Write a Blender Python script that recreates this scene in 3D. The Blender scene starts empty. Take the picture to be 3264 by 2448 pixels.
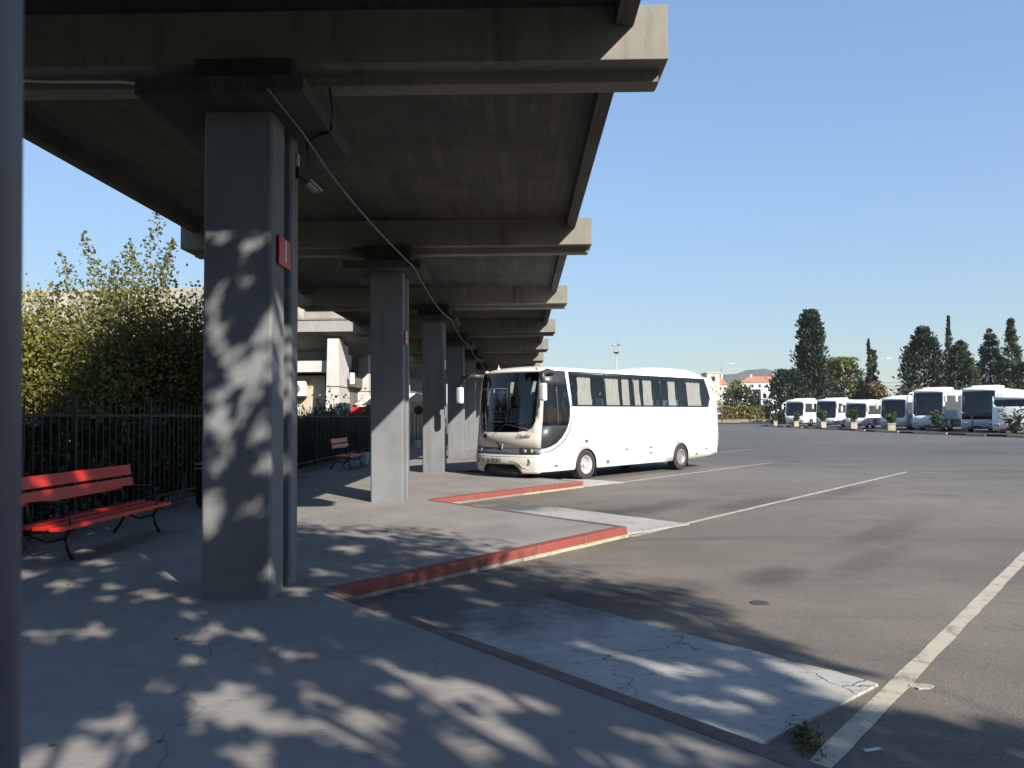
import bpy, bmesh, math, random
import numpy as np
from mathutils import Vector, Matrix
R_ = math.radians
scene = bpy.context.scene
COL = scene.collection

# ------------------------------------------------------------------ camera
EYE = 1.6
YAW, PITCH, ROLL, FPX = -0.0108, 0.0432, -0.0092, 2420.0
_F = Vector((math.sin(YAW)*math.cos(PITCH), math.cos(YAW)*math.cos(PITCH), math.sin(PITCH)))
_R0 = Vector((math.cos(YAW), -math.sin(YAW), 0))
_U0 = _R0.cross(_F)
_R = _R0*math.cos(ROLL) + _U0*math.sin(ROLL)
_U = _U0*math.cos(ROLL) - _R0*math.sin(ROLL)
cam = bpy.data.cameras.new('camera')
cam_o = bpy.data.objects.new('camera', cam)
COL.objects.link(cam_o)
m3 = Matrix((_R, _U, -_F)).transposed().to_4x4()
m3.translation = Vector((0, 0, EYE))
cam_o.matrix_world = m3
cam.sensor_width = 36.0
cam.lens = FPX/3264*36.0
cam.clip_start = 0.05
cam.clip_end = 8000
cam.dof.use_dof = True
cam.dof.focus_distance = 14.0
cam.dof.aperture_fstop = 7.0
scene.camera = cam_o

# ------------------------------------------------------------------ light
SUN_EL, SUN_AZ = R_(30.5), R_(144.0)          # azimuth clockwise from +Y, towards the sun
SUNV = Vector((math.sin(SUN_AZ)*math.cos(SUN_EL), math.cos(SUN_AZ)*math.cos(SUN_EL), math.sin(SUN_EL)))
world = bpy.data.worlds.new('World')
scene.world = world
world.use_nodes = True
wt = world.node_tree
sky = wt.nodes.new('ShaderNodeTexSky')
sky.sky_type = 'NISHITA'
sky.sun_disc = False
sky.sun_elevation = SUN_EL
sky.sun_rotation = SUN_AZ
sky.air_density = 1.0
sky.dust_density = 0.1
sky.ozone_density = 1.5
# soften the sky's very bright horizon and glow evenly: c * gain / (1 + .4 * luminance)
lum = wt.nodes.new('ShaderNodeRGBToBW'); wt.links.new(sky.outputs[0], lum.inputs[0])
ma = wt.nodes.new('ShaderNodeMath'); ma.operation = 'MULTIPLY_ADD'; ma.inputs[1].default_value = .4; ma.inputs[2].default_value = 1.0
wt.links.new(lum.outputs[0], ma.inputs[0])
dv = wt.nodes.new('ShaderNodeMath'); dv.operation = 'DIVIDE'; dv.inputs[0].default_value = 1.5
wt.links.new(ma.outputs[0], dv.inputs[1])
vm = wt.nodes.new('ShaderNodeVectorMath'); vm.operation = 'SCALE'
wt.links.new(sky.outputs[0], vm.inputs[0]); wt.links.new(dv.outputs[0], vm.inputs['Scale'])
tn = wt.nodes.new('ShaderNodeVectorMath'); tn.operation = 'MULTIPLY'; tn.inputs[1].default_value = (.975, 1.0, 1.03)
wt.links.new(vm.outputs[0], tn.inputs[0]); wt.links.new(tn.outputs[0], wt.nodes['Background'].inputs[0])
wt.nodes['Background'].inputs[1].default_value = 0.14
sl = bpy.data.lights.new('sun', 'SUN')
sl.energy = 5.0
sl.angle = R_(0.53)
sl.color = (1.0, 0.94, 0.85)
so = bpy.data.objects.new('sun', sl)
COL.objects.link(so)
so.rotation_euler = (-SUNV).to_track_quat('-Z', 'Y').to_euler()
so.location = (10, -10, 30)
vs = scene.view_settings
vs.view_transform = 'Standard'
vs.look = 'None'
vs.gamma = 1.0
vs.use_curve_mapping = False
vs.exposure = 0.85
HAZE = .00011
scene.cycles.use_denoising = True
scene.cycles.max_bounces = 6
scene.cycles.diffuse_bounces = 1
scene.cycles.transparent_max_bounces = 12
scene.cycles.volume_bounces = 0
scene.cycles.caustics_reflective = False
scene.cycles.caustics_refractive = False

# ------------------------------------------------------------------ material helpers
class NT:
    def __init__(s, name):
        s.m = bpy.data.materials.new(name)
        s.m.use_nodes = True
        s.t = s.m.node_tree
        s.b = s.t.nodes['Principled BSDF']
        s._c = {}
    def n(s, typ, **kw):
        nd = s.t.nodes.new(typ)
        for k, v in kw.items():
            if k.startswith('i_'):
                key = k[2:]
                key = int(key) if key.isdigit() else key.replace('_', ' ')
                nd.inputs[key].default_value = v
            else:
                setattr(nd, k, v)
        return nd
    def l(s, a, b): s.t.links.new(a, b)
    def obj(s):
        if 'o' not in s._c: s._c['o'] = s.n('ShaderNodeTexCoord').outputs['Object']
        return s._c['o']
    def pos(s):
        if 'p' not in s._c: s._c['p'] = s.n('ShaderNodeNewGeometry').outputs['Position']
        return s._c['p']
    def noise(s, scale, detail=4, rough=.55, vec=None, stretch=None):
        v = vec or s.pos()
        if stretch:
            mp = s.n('ShaderNodeMapping'); mp.inputs['Scale'].default_value = stretch
            s.l(v, mp.inputs[0]); v = mp.outputs[0]
        nd = s.n('ShaderNodeTexNoise')
        nd.inputs['Scale'].default_value = scale; nd.inputs['Detail'].default_value = detail
        nd.inputs['Roughness'].default_value = rough
        s.l(v, nd.inputs['Vector'])
        return nd.outputs['Fac']
    def ramp(s, fac, lo, hi, a=0., b=1.):
        nd = s.n('ShaderNodeMapRange'); nd.clamp = True
        nd.inputs[1].default_value = lo; nd.inputs[2].default_value = hi
        nd.inputs[3].default_value = a; nd.inputs[4].default_value = b
        s.l(fac, nd.inputs[0]); return nd.outputs[0]
    def mix(s, fac, a, b, mode='MIX'):
        nd = s.n('ShaderNodeMix'); nd.data_type = 'RGBA'; nd.blend_type = mode
        for sock, v in ((nd.inputs[0], fac), (nd.inputs[6], a), (nd.inputs[7], b)):
            if hasattr(v, 'is_output'): s.l(v, sock)
            elif isinstance(v, (int, float)): sock.default_value = v
            else: sock.default_value = (*v, 1) if len(v) == 3 else v
        return nd.outputs[2]
    def math(s, op, a, b=0.):
        nd = s.n('ShaderNodeMath'); nd.operation = op
        for i, v in enumerate((a, b)):
            if hasattr(v, 'is_output'): s.l(v, nd.inputs[i])
            else: nd.inputs[i].default_value = v
        return nd.outputs[0]
    def bump(s, h, strength=.3, dist=.01):
        nd = s.n('ShaderNodeBump'); nd.inputs['Strength'].default_value = strength
        nd.inputs['Distance'].default_value = dist
        s.l(h, nd.inputs['Height']); s.l(nd.outputs[0], s.b.inputs['Normal'])
    def color(s, c):
        if hasattr(c, 'is_output'): s.l(c, s.b.inputs['Base Color'])
        else: s.b.inputs['Base Color'].default_value = (*c, 1)
    def rough(s, r, metal=0., spec=None):
        s.b.inputs['Roughness'].default_value = r; s.b.inputs['Metallic'].default_value = metal
        if spec is not None: s.b.inputs['Specular IOR Level'].default_value = spec

M = {}
def plain(name, c, rough=.6, metal=0., var=.12, scale=6., bump=0., spec=None, coat=0.):
    k = NT(name)
    f = k.ramp(k.noise(scale, 4), .3, .7)
    k.color(k.mix(f, tuple(v*(1-var) for v in c), tuple(min(1, v*(1+var)) for v in c)))
    k.rough(rough, metal, spec)
    if bump: k.bump(k.noise(scale*8, 3), bump, .004)
    if coat:
        k.b.inputs['Coat Weight'].default_value = coat; k.b.inputs['Coat Roughness'].default_value = .05
    M[name] = k.m
    return k

def mat_concrete(name, a, b, stain=(.06, .055, .05), streak=.5, boards=False, rough=.85):
    k = NT(name)
    f = k.ramp(k.noise(1.3, 6, .65), .35, .68)
    c = k.mix(f, a, b)
    st = k.ramp(k.noise(2.2, 5, .6, stretch=(1.6, 1.6, .22)), .55, .75, 0, streak)
    c = k.mix(st, c, stain)
    fine = k.noise(38, 3, .6)
    c = k.mix(.25, c, k.mix(fine, (.35, .35, .35), (1.2, 1.2, 1.2)), 'MULTIPLY')
    h = k.math('MULTIPLY', fine, .35)
    if boards:
        mp = k.n('ShaderNodeMapping'); mp.inputs['Rotation'].default_value = (0, 0, R_(90))
        k.l(k.pos(), mp.inputs[0])
        br = k.n('ShaderNodeTexBrick'); br.offset = .37
        br.inputs['Scale'].default_value = 1.0; br.inputs['Brick Width'].default_value = 1.7
        br.inputs['Row Height'].default_value = .14; br.inputs['Mortar Size'].default_value = .006
        br.inputs['Color1'].default_value = (.75, .75, .75, 1); br.inputs['Color2'].default_value = (1.2, 1.17, 1.12, 1)
        br.inputs['Mortar'].default_value = (.5, .5, .5, 1)
        k.l(mp.outputs[0], br.inputs['Vector'])
        c = k.mix(.8, c, br.outputs['Color'], 'MULTIPLY')
        h = k.math('ADD', h, k.math('MULTIPLY', br.outputs['Fac'], -1.))
    k.color(c); k.rough(rough); k.bump(h, .5, .006)
    M[name] = k.m

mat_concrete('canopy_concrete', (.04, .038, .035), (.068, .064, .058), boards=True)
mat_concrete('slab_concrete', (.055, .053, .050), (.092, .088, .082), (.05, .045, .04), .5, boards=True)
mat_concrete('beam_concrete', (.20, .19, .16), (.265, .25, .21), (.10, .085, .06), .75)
mat_concrete('painted_concrete', (.15, .157, .165), (.205, .212, .215), (.10, .098, .095), .6)
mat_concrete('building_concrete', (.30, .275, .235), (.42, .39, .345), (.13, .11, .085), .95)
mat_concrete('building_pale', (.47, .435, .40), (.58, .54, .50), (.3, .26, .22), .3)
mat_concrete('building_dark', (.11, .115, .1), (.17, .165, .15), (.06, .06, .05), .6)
mat_concrete('tan_render', (.42, .36, .26), (.5, .44, .34), (.2, .17, .12), .3)

def mat_pavement():
    k = NT('pavement_concrete')
    f = k.ramp(k.noise(.8, 7, .62), .32, .7)
    c = k.mix(f, (.205, .187, .168), (.285, .265, .243))
    d = k.ramp(k.noise(.23, 5, .6), .5, .72, 0, .45)
    c = k.mix(d, c, (.12, .11, .1))
    w = k.ramp(k.noise(3.2, 5, .7, stretch=(1, 2.6, 1)), .58, .66, 0, .35)
    c = k.mix(w, c, (.1, .095, .09))
    v = k.n('ShaderNodeTexVoronoi'); v.feature = 'DISTANCE_TO_EDGE'; v.inputs['Scale'].default_value = .42
    nn = k.n('ShaderNodeTexNoise'); nn.inputs['Scale'].default_value = 1.6; nn.inputs['Detail'].default_value = 6
    k.l(k.pos(), nn.inputs[0])
    vec = k.n('ShaderNodeVectorMath'); vec.operation = 'MULTIPLY_ADD'
    k.l(nn.outputs['Color'], vec.inputs[0]); vec.inputs[1].default_value = (.9, .9, 0); k.l(k.pos(), vec.inputs[2])
    k.l(vec.outputs[0], v.inputs['Vector'])
    gate = k.ramp(k.noise(.7, 2), .48, .58)
    cr = k.math('MULTIPLY', k.ramp(v.outputs['Distance'], .0, .0035, 1, 0), gate)
    c = k.mix(k.math('MULTIPLY', cr, .55), c, (.05, .047, .044))
    fine = k.noise(60, 4, .7)
    c = k.mix(.35, c, k.mix(fine, (.45, .45, .45), (1.3, 1.3, 1.3)), 'MULTIPLY')
    k.color(c); k.rough(.82)
    h = k.math('SUBTRACT', k.math('ADD', k.math('MULTIPLY', fine, .4), k.math('MULTIPLY', k.noise(7, 4, .6, stretch=(1, 2.2, 1)), 1.4)), cr)
    k.bump(h, .55, .008)
    M['pavement'] = k.m
mat_pavement()

STAINS = [(1.15, 13.3, 1.9, .8, .85), (.2, 14.0, 1.1, .6, .8), (2.6, 14.6, 1.6, .5, .5), (.7, 7.3, .9, .8, .7), (1.3, 7.6, .7, .5, .6), (2.7, 8.3, .7, .35, .6),
          (-.4, 6.9, 1.3, .7, .75), (-1.0, 7.2, .8, .7, .7), (5.5, 11.5, 2.4, .4, .4), (4.4, 14.9, 2.2, .5, .5), (7.5, 17.5, 2.5, .35, .4), (4.2, 9.2, 1.6, .3, .35),
          (6.4, 9.0, 2.2, .25, .35), (1.0, 21.3, 2.4, .8, .8), (9.5, 13.5, 3.0, .3, .35)]
def mat_asphalt():
    k = NT('asphalt')
    f = k.ramp(k.noise(.16, 7, .6), .3, .72)
    c = k.mix(f, (.112, .095, .074), (.205, .177, .138))
    c = k.mix(k.ramp(k.noise(.55, 6, .65), .44, .66, 0, .5), c, (.085, .076, .066))
    sxy = k.n('ShaderNodeSeparateXYZ'); k.l(k.pos(), sxy.inputs[0])
    old = k.ramp(k.math('ADD', k.math('ADD', sxy.outputs[1], k.math('MULTIPLY', sxy.outputs[0], .35)), k.math('MULTIPLY', k.noise(.12, 4), 16.)), 24, 44, 0, .9)  # not age: far yard's darker look at a grazing view, painted in
    c = k.mix(old, c, k.mix(f, (.066, .064, .063), (.10, .097, .094)))
    near = k.ramp(k.noise(.045, 3), .42, .6)
    c = k.mix(k.math('MULTIPLY', near, .35), c, (.17, .15, .128))
    # tyre tracks and oil drips along the bay direction
    mp = k.n('ShaderNodeMapping'); mp.inputs['Rotation'].default_value = (0, 0, R_(-49.3)); mp.inputs['Scale'].default_value = (.16, 1.0, 1)
    k.l(k.pos(), mp.inputs[0])
    tr = k.ramp(k.noise(1.1, 5, .6, vec=mp.outputs[0]), .56, .74, 0, .55)
    c = k.mix(tr, c, (.052, .05, .048))
    oil = k.ramp(k.noise(.75, 5, .55), .62, .72, 0, .6)
    c = k.mix(oil, c, (.045, .042, .04))
    nz = k.math('MULTIPLY', k.math('SUBTRACT', k.noise(2.4, 6, .65), .5), 1.5)
    for (x, y, a, b, q) in STAINS:
        mp2 = k.n('ShaderNodeMapping'); mp2.vector_type = 'TEXTURE'
        mp2.inputs['Location'].default_value = (x, y, -.14); mp2.inputs['Rotation'].default_value = (0, 0, R_(49.8)); mp2.inputs['Scale'].default_value = (a, b, 1)
        k.l(k.pos(), mp2.inputs[0])
        ln = k.n('ShaderNodeVectorMath'); ln.operation = 'LENGTH'; k.l(mp2.outputs[0], ln.inputs[0])
        sd_ = k.ramp(k.math('ADD', ln.outputs['Value'], nz), .35, 1.15, q, 0)
        c = k.mix(sd_, c, (.035, .032, .03))
    v = k.n('ShaderNodeTexVoronoi'); v.inputs['Scale'].default_value = 75
    k.l(k.pos(), v.inputs['Vector'])
    ag = k.ramp(v.outputs['Color'], .0, 1., .55, 1.45)
    c = k.mix(.46, c, ag, 'MULTIPLY')
    sp = k.ramp(k.noise(9, 3, .7), .66, .7, 0, .5)
    c = k.mix(sp, c, (.06, .056, .05))
    v2 = k.n('ShaderNodeTexVoronoi'); v2.feature = 'DISTANCE_TO_EDGE'; v2.inputs['Scale'].default_value = .12
    nn = k.n('ShaderNodeTexNoise'); nn.inputs['Scale'].default_value = .9; nn.inputs['Detail'].default_value = 7
    k.l(k.pos(), nn.inputs[0])
    vec = k.n('ShaderNodeVectorMath'); vec.operation = 'MULTIPLY_ADD'
    k.l(nn.outputs['Color'], vec.inputs[0]); vec.inputs[1].default_value = (2.4, 2.4, 0); k.l(k.pos(), vec.inputs[2])
    k.l(vec.outputs[0], v2.inputs['Vector'])
    cr = k.math('MULTIPLY', k.ramp(v2.outputs['Distance'], 0, .003, 1, 0), k.ramp(k.noise(.3, 2), .5, .6))
    c = k.mix(k.math('MULTIPLY', cr, .7), c, (.035, .033, .03))
    k.color(c); k.rough(.86)
    k.bump(k.math('ADD', v.outputs['Distance'], k.math('MULTIPLY', k.noise(30, 3), .6)), .5, .005)
    M['asphalt'] = k.m
mat_asphalt()

def mat_pad():
    k = NT('cement_pad')
    o = k.obj()
    f = k.ramp(k.noise(1.1, 7, .65), .3, .7)
    c = k.mix(f, (.31, .295, .27), (.46, .445, .41))
    sx = k.n('ShaderNodeSeparateXYZ'); k.l(o, sx.inputs[0])
    # oil dirt gathers at the inner end of every bay (object X = along the pad)
    dirt = k.math('ADD', k.ramp(sx.outputs[0], 2.2, 3.6, 0, 1), k.math('MULTIPLY', k.math('SUBTRACT', k.noise(1.7, 6, .65), .5), 1.7))
    c = k.mix(k.ramp(dirt, .3, .95, 0, .9), c, (.075, .07, .066))
    sc = k.ramp(k.noise(7, 7, .78, stretch=(1, 2.2, 1)), .54, .62, 0, .7)
    c = k.mix(sc, c, (.17, .165, .16))
    v = k.n('ShaderNodeTexVoronoi'); v.feature = 'DISTANCE_TO_EDGE'; v.inputs['Scale'].default_value = .85
    nn = k.n('ShaderNodeTexNoise'); nn.inputs['Scale'].default_value = 2.2; nn.inputs['Detail'].default_value = 7
    k.l(k.pos(), nn.inputs[0])
    vec = k.n('ShaderNodeVectorMath'); vec.operation = 'MULTIPLY_ADD'
    k.l(nn.outputs['Color'], vec.inputs[0]); vec.inputs[1].default_value = (.7, .7, 0); k.l(k.pos(), vec.inputs[2])
    k.l(vec.outputs[0], v.inputs['Vector'])
    cr = k.math('MULTIPLY', k.ramp(v.outputs['Distance'], .0, .008, 1, 0), k.ramp(k.noise(.9, 2), .45, .55))
    c = k.mix(k.math('MULTIPLY', cr, .85), c, (.06, .057, .052))
    fine = k.noise(50, 4, .7)
    c = k.mix(.25, c, k.mix(fine, (.5, .5, .5), (1.2, 1.2, 1.2)), 'MULTIPLY')
    k.color(c); k.rough(.8); k.bump(k.math('SUBTRACT', k.math('MULTIPLY', fine, .5), k.math('MULTIPLY', cr, 2)), .5, .008)
    M['cement'] = k.m
mat_pad()

def mat_paint(name, a, wear, under, lo=.5, hi=.62, rough=.55):
    k = NT(name)
    w = k.ramp(k.noise(6, 7, .72), lo, hi, 0, wear)
    c = k.mix(w, a, under)
    c = k.mix(.3, c, k.mix(k.noise(25, 3), (.6, .6, .6), (1.2, 1.2, 1.2)), 'MULTIPLY')
    k.color(c); k.rough(rough); k.bump(k.noise(40, 3), .25, .003)
    M[name] = k.m
mat_paint('line_paint', (.45, .395, .30), .75, (.14, .13, .12), .5, .66, .7)
mat_paint('thin_line_paint', (.38, .36, .32), .6, (.13, .12, .11), .46, .62, .7)
mat_paint('kerb_red', (.26, .058, .043), .85, (.13, .055, .042), .5, .66, .65)
mat_paint('kerb_worn', (.135, .07, .06), .9, (.13, .12, .11), .42, .6, .8)
mat_paint('kerb_grey', (.12, .12, .12), .7, (.05, .05, .05), .45, .6, .85)
mat_paint('mortar', (.42, .37, .26), .6, (.2, .17, .12), .5, .6, .9)
mat_paint('bench_red', (.62, .03, .02), .35, (.25, .02, .015), .6, .7, .35)
mat_paint('sign_red', (.55, .02, .035), .15, (.4, .02, .03), .6, .7, .4)
plain('sign_white', (.86, .86, .84), .5)
plain('fence_green', (.010, .015, .012), .55)
plain('iron', (.012, .012, .012), .45)
plain('post_paint', (.07, .08, .11), .5, var=.25, scale=5)
plain('cable_grey', (.15, .15, .15), .6)
plain('black_rubber', (.02, .02, .02), .7)
plain('lamp_metal', (.5, .5, .46), .45)
k = plain('bus_white', (.80, .80, .785), .28, var=.02, scale=2., coat=.4)
# road dust on the lower panels
zz = k.n('ShaderNodeSeparateXYZ'); k.l(k.pos(), zz.inputs[0])
dust = k.math('ADD', k.ramp(zz.outputs[2], .02, .62, 1, 0), k.math('MULTIPLY', k.math('SUBTRACT', k.noise(2.5, 5), .5), .5))
k.color(k.mix(k.ramp(dust, .2, 1.05, 0, .7), (.80, .80, .785), (.46, .40, .31)))
plain('bus_cream_dim', (.56, .53, .475), .3, var=.04, scale=2., coat=.3)  # dusty cream front of the white coach, also dimmed for grazing sun
plain('bus_silver', (.40, .41, .42), .4, var=.03)
plain('bus_dark', (.035, .036, .04), .4, var=.2)
plain('bus_grey_band', (.075, .095, .1), .35, var=.15)
plain('bus_black', (.008, .008, .009), .35)
plain('bus_inside', (.07, .075, .085), .8)
plain('sky_reflection_blue', (.05, .09, .15), .5, var=.35, scale=.8)  # sky reflection of the windscreens, painted on the bulkhead behind them
plain('seat_fabric', (.10, .12, .19), .9)
plain('curtain', (.45, .425, .32), .9, var=.1, scale=3)
plain('tyre', (.03, .028, .026), .85, var=.3, scale=9)
plain('rim_steel', (.30, .28, .25), .45, .5, var=.25)
plain('chrome', (.62, .61, .59), .3, .25, var=.05)
plain('lamp_lens', (.6, .6, .6), .1, .6)
plain('orange_lens', (.6, .2, .03), .3)
plain('seam', (.12, .12, .12), .6)
plain('faint_lettering', (.5, .5, .52), .6)
plain('paper', (.6, .6, .55), .8)
plain('yellow_vest', (.75, .85, .15), .8)
plain('cloth_red', (.35, .08, .05), .8)
plain('car_red', (.6, .012, .015), .35)
plain('ac_white', (.72, .70, .64), .5, var=.06)
plain('planter_box', (.42, .36, .27), .85, var=.2, scale=3)
plain('soil', (.055, .042, .034), .95, var=.35, scale=2, bump=.5)
plain('dry_ground', (.30, .245, .165), .95, var=.25, scale=.4)
plain('grass_ground', (.11, .105, .055), .95, var=.35, scale=.3)
plain('roof_tile', (.42, .155, .095), .85, var=.2, scale=2)
plain('house_wall', (.62, .57, .5), .85, var=.08, scale=1)
plain('house_white', (.78, .77, .74), .8, var=.05, scale=1)
plain('old_wall', (.52, .46, .38), .9, var=.25, scale=.6)
plain('window_dark', (.03, .035, .045), .2)
plain('bus_yellow', (.75, .5, .08), .35, var=.05)
plain('manhole_iron', (.05, .046, .042), .7, var=.3, scale=30)
plain('galvanised', (.42, .44, .45), .45, .3, var=.1)
plain('hill_scrub', (.085, .09, .06), .95, var=.35, scale=.02)
plain('bark_pale', (.33, .30, .24), .85, var=.35, scale=9)
plain('bark', (.11, .085, .06), .9, var=.35, scale=7)
plain('kiosk_cream', (.62, .56, .42), .7, var=.06)
plain('bucket_white', (.55, .56, .56), .5, var=.08)

def mat_glass(name, tint, refl=1.0, rough=.0):
    m = bpy.data.materials.new(name); m.use_nodes = True
    t = m.node_tree
    for nd in list(t.nodes):
        if nd.type != 'OUTPUT_MATERIAL': t.nodes.remove(nd)
    out = [n for n in t.nodes if n.type == 'OUTPUT_MATERIAL'][0]
    tr = t.nodes.new('ShaderNodeBsdfTransparent'); tr.inputs[0].default_value = (*tint, 1)
    gl = t.nodes.new('ShaderNodeBsdfGlossy'); gl.inputs['Roughness'].default_value = rough
    gl.inputs[0].default_value = (refl, refl, refl, 1)
    fr = t.nodes.new('ShaderNodeFresnel'); fr.inputs[0].default_value = 1.52
    mx = t.nodes.new('ShaderNodeMixShader')
    t.links.new(fr.outputs[0], mx.inputs[0]); t.links.new(tr.outputs[0], mx.inputs[1]); t.links.new(gl.outputs[0], mx.inputs[2])
    t.links.new(mx.outputs[0], out.inputs[0])
    M[name] = m
mat_glass('glass_clear', (.5, .55, .58))
mat_glass('glass_dark', (.16, .18, .21))
mat_glass('glass_tint', (.74, .77, .84))

def mat_leaf(name, dark, light, trans=.35, hue_patch=None):
    k = NT(name)
    g = k.n('ShaderNodeNewGeometry')
    f = k.math('ADD', k.math('MULTIPLY', g.outputs['Random Per Island'], .7), k.math('MULTIPLY', k.noise(.9, 2), .3))
    c = k.mix(k.ramp(f, .15, .85), dark, light)
    if hue_patch:
        c = k.mix(k.ramp(k.noise(.55, 2), .5, .62, 0, .8), c, hue_patch)
    k.color(c); k.rough(.5, spec=.35)
    tr = k.n('ShaderNodeBsdfTranslucent'); k.l(c, tr.inputs[0])
    mx = k.n('ShaderNodeMixShader'); mx.inputs[0].default_value = trans
    out = [n for n in k.t.nodes if n.type == 'OUTPUT_MATERIAL'][0]
    k.l(k.b.outputs[0], mx.inputs[1]); k.l(tr.outputs[0], mx.inputs[2]); k.l(mx.outputs[0], out.inputs[0])
    M[name] = k.m
mat_leaf('leaf_olive', (.04, .046, .013), (.20, .19, .055), .4)
mat_leaf('leaf_poplar', (.07, .085, .02), (.26, .25, .07), .5, (.2, .15, .05))
mat_leaf('leaf_yellow', (.09, .095, .018), (.26, .23, .04), .35)
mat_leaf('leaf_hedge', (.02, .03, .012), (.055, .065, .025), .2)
mat_leaf('leaf_shade_tree', (.045, .07, .02), (.1, .13, .035), .12)
mat_leaf('needle_dark', (.016, .028, .016), (.05, .07, .04), .1)
mat_leaf('needle_green', (.03, .045, .022), (.085, .105, .05), .12)
mat_leaf('needle_blue', (.055, .075, .055), (.14, .17, .12), .1)
mat_leaf('leaf_lime', (.09, .11, .03), (.24, .25, .07), .3)
mat_leaf('leaf_brown', (.10, .065, .03), (.22, .15, .07), .25)
mat_leaf('leaf_oleander', (.022, .032, .016), (.07, .085, .035), .2)
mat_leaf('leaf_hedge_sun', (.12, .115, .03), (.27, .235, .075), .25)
mat_leaf('leaf_plant', (.03, .055, .02), (.1, .14, .04), .25)
mat_leaf('flower_white', (.6, .58, .55), (.8, .78, .75), .2)
mat_leaf('weed', (.05, .06, .02), (.16, .15, .05), .3)

# ------------------------------------------------------------------ mesh helpers
def tag(o, label=None, cat=None, group=None, kind=None):
    if label: o['label'] = label
    if cat: o['category'] = cat
    if group: o['group'] = group
    if kind: o['kind'] = kind
    return o
def empty(name, loc=(0, 0, 0), rz=0., label=None, cat=None, group=None):
    o = bpy.data.objects.new(name, None); COL.objects.link(o)
    o.location = loc; o.rotation_euler = (0, 0, rz); o.empty_display_size = .2
    return tag(o, label, cat, group)
def link_mesh(name, me, mat, parent=None):
    o = bpy.data.objects.new(name, me); COL.objects.link(o)
    if mat is not None and not me.materials: me.materials.append(M[mat] if isinstance(mat, str) else mat)
    if parent is not None: o.parent = parent
    return o
def copy_tree(o, parent=None, **loc):
    c = o.copy(); COL.objects.link(c)
    if parent is not None: c.parent = parent
    for ch in list(o.children): copy_tree(ch, c)
    return c

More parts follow.
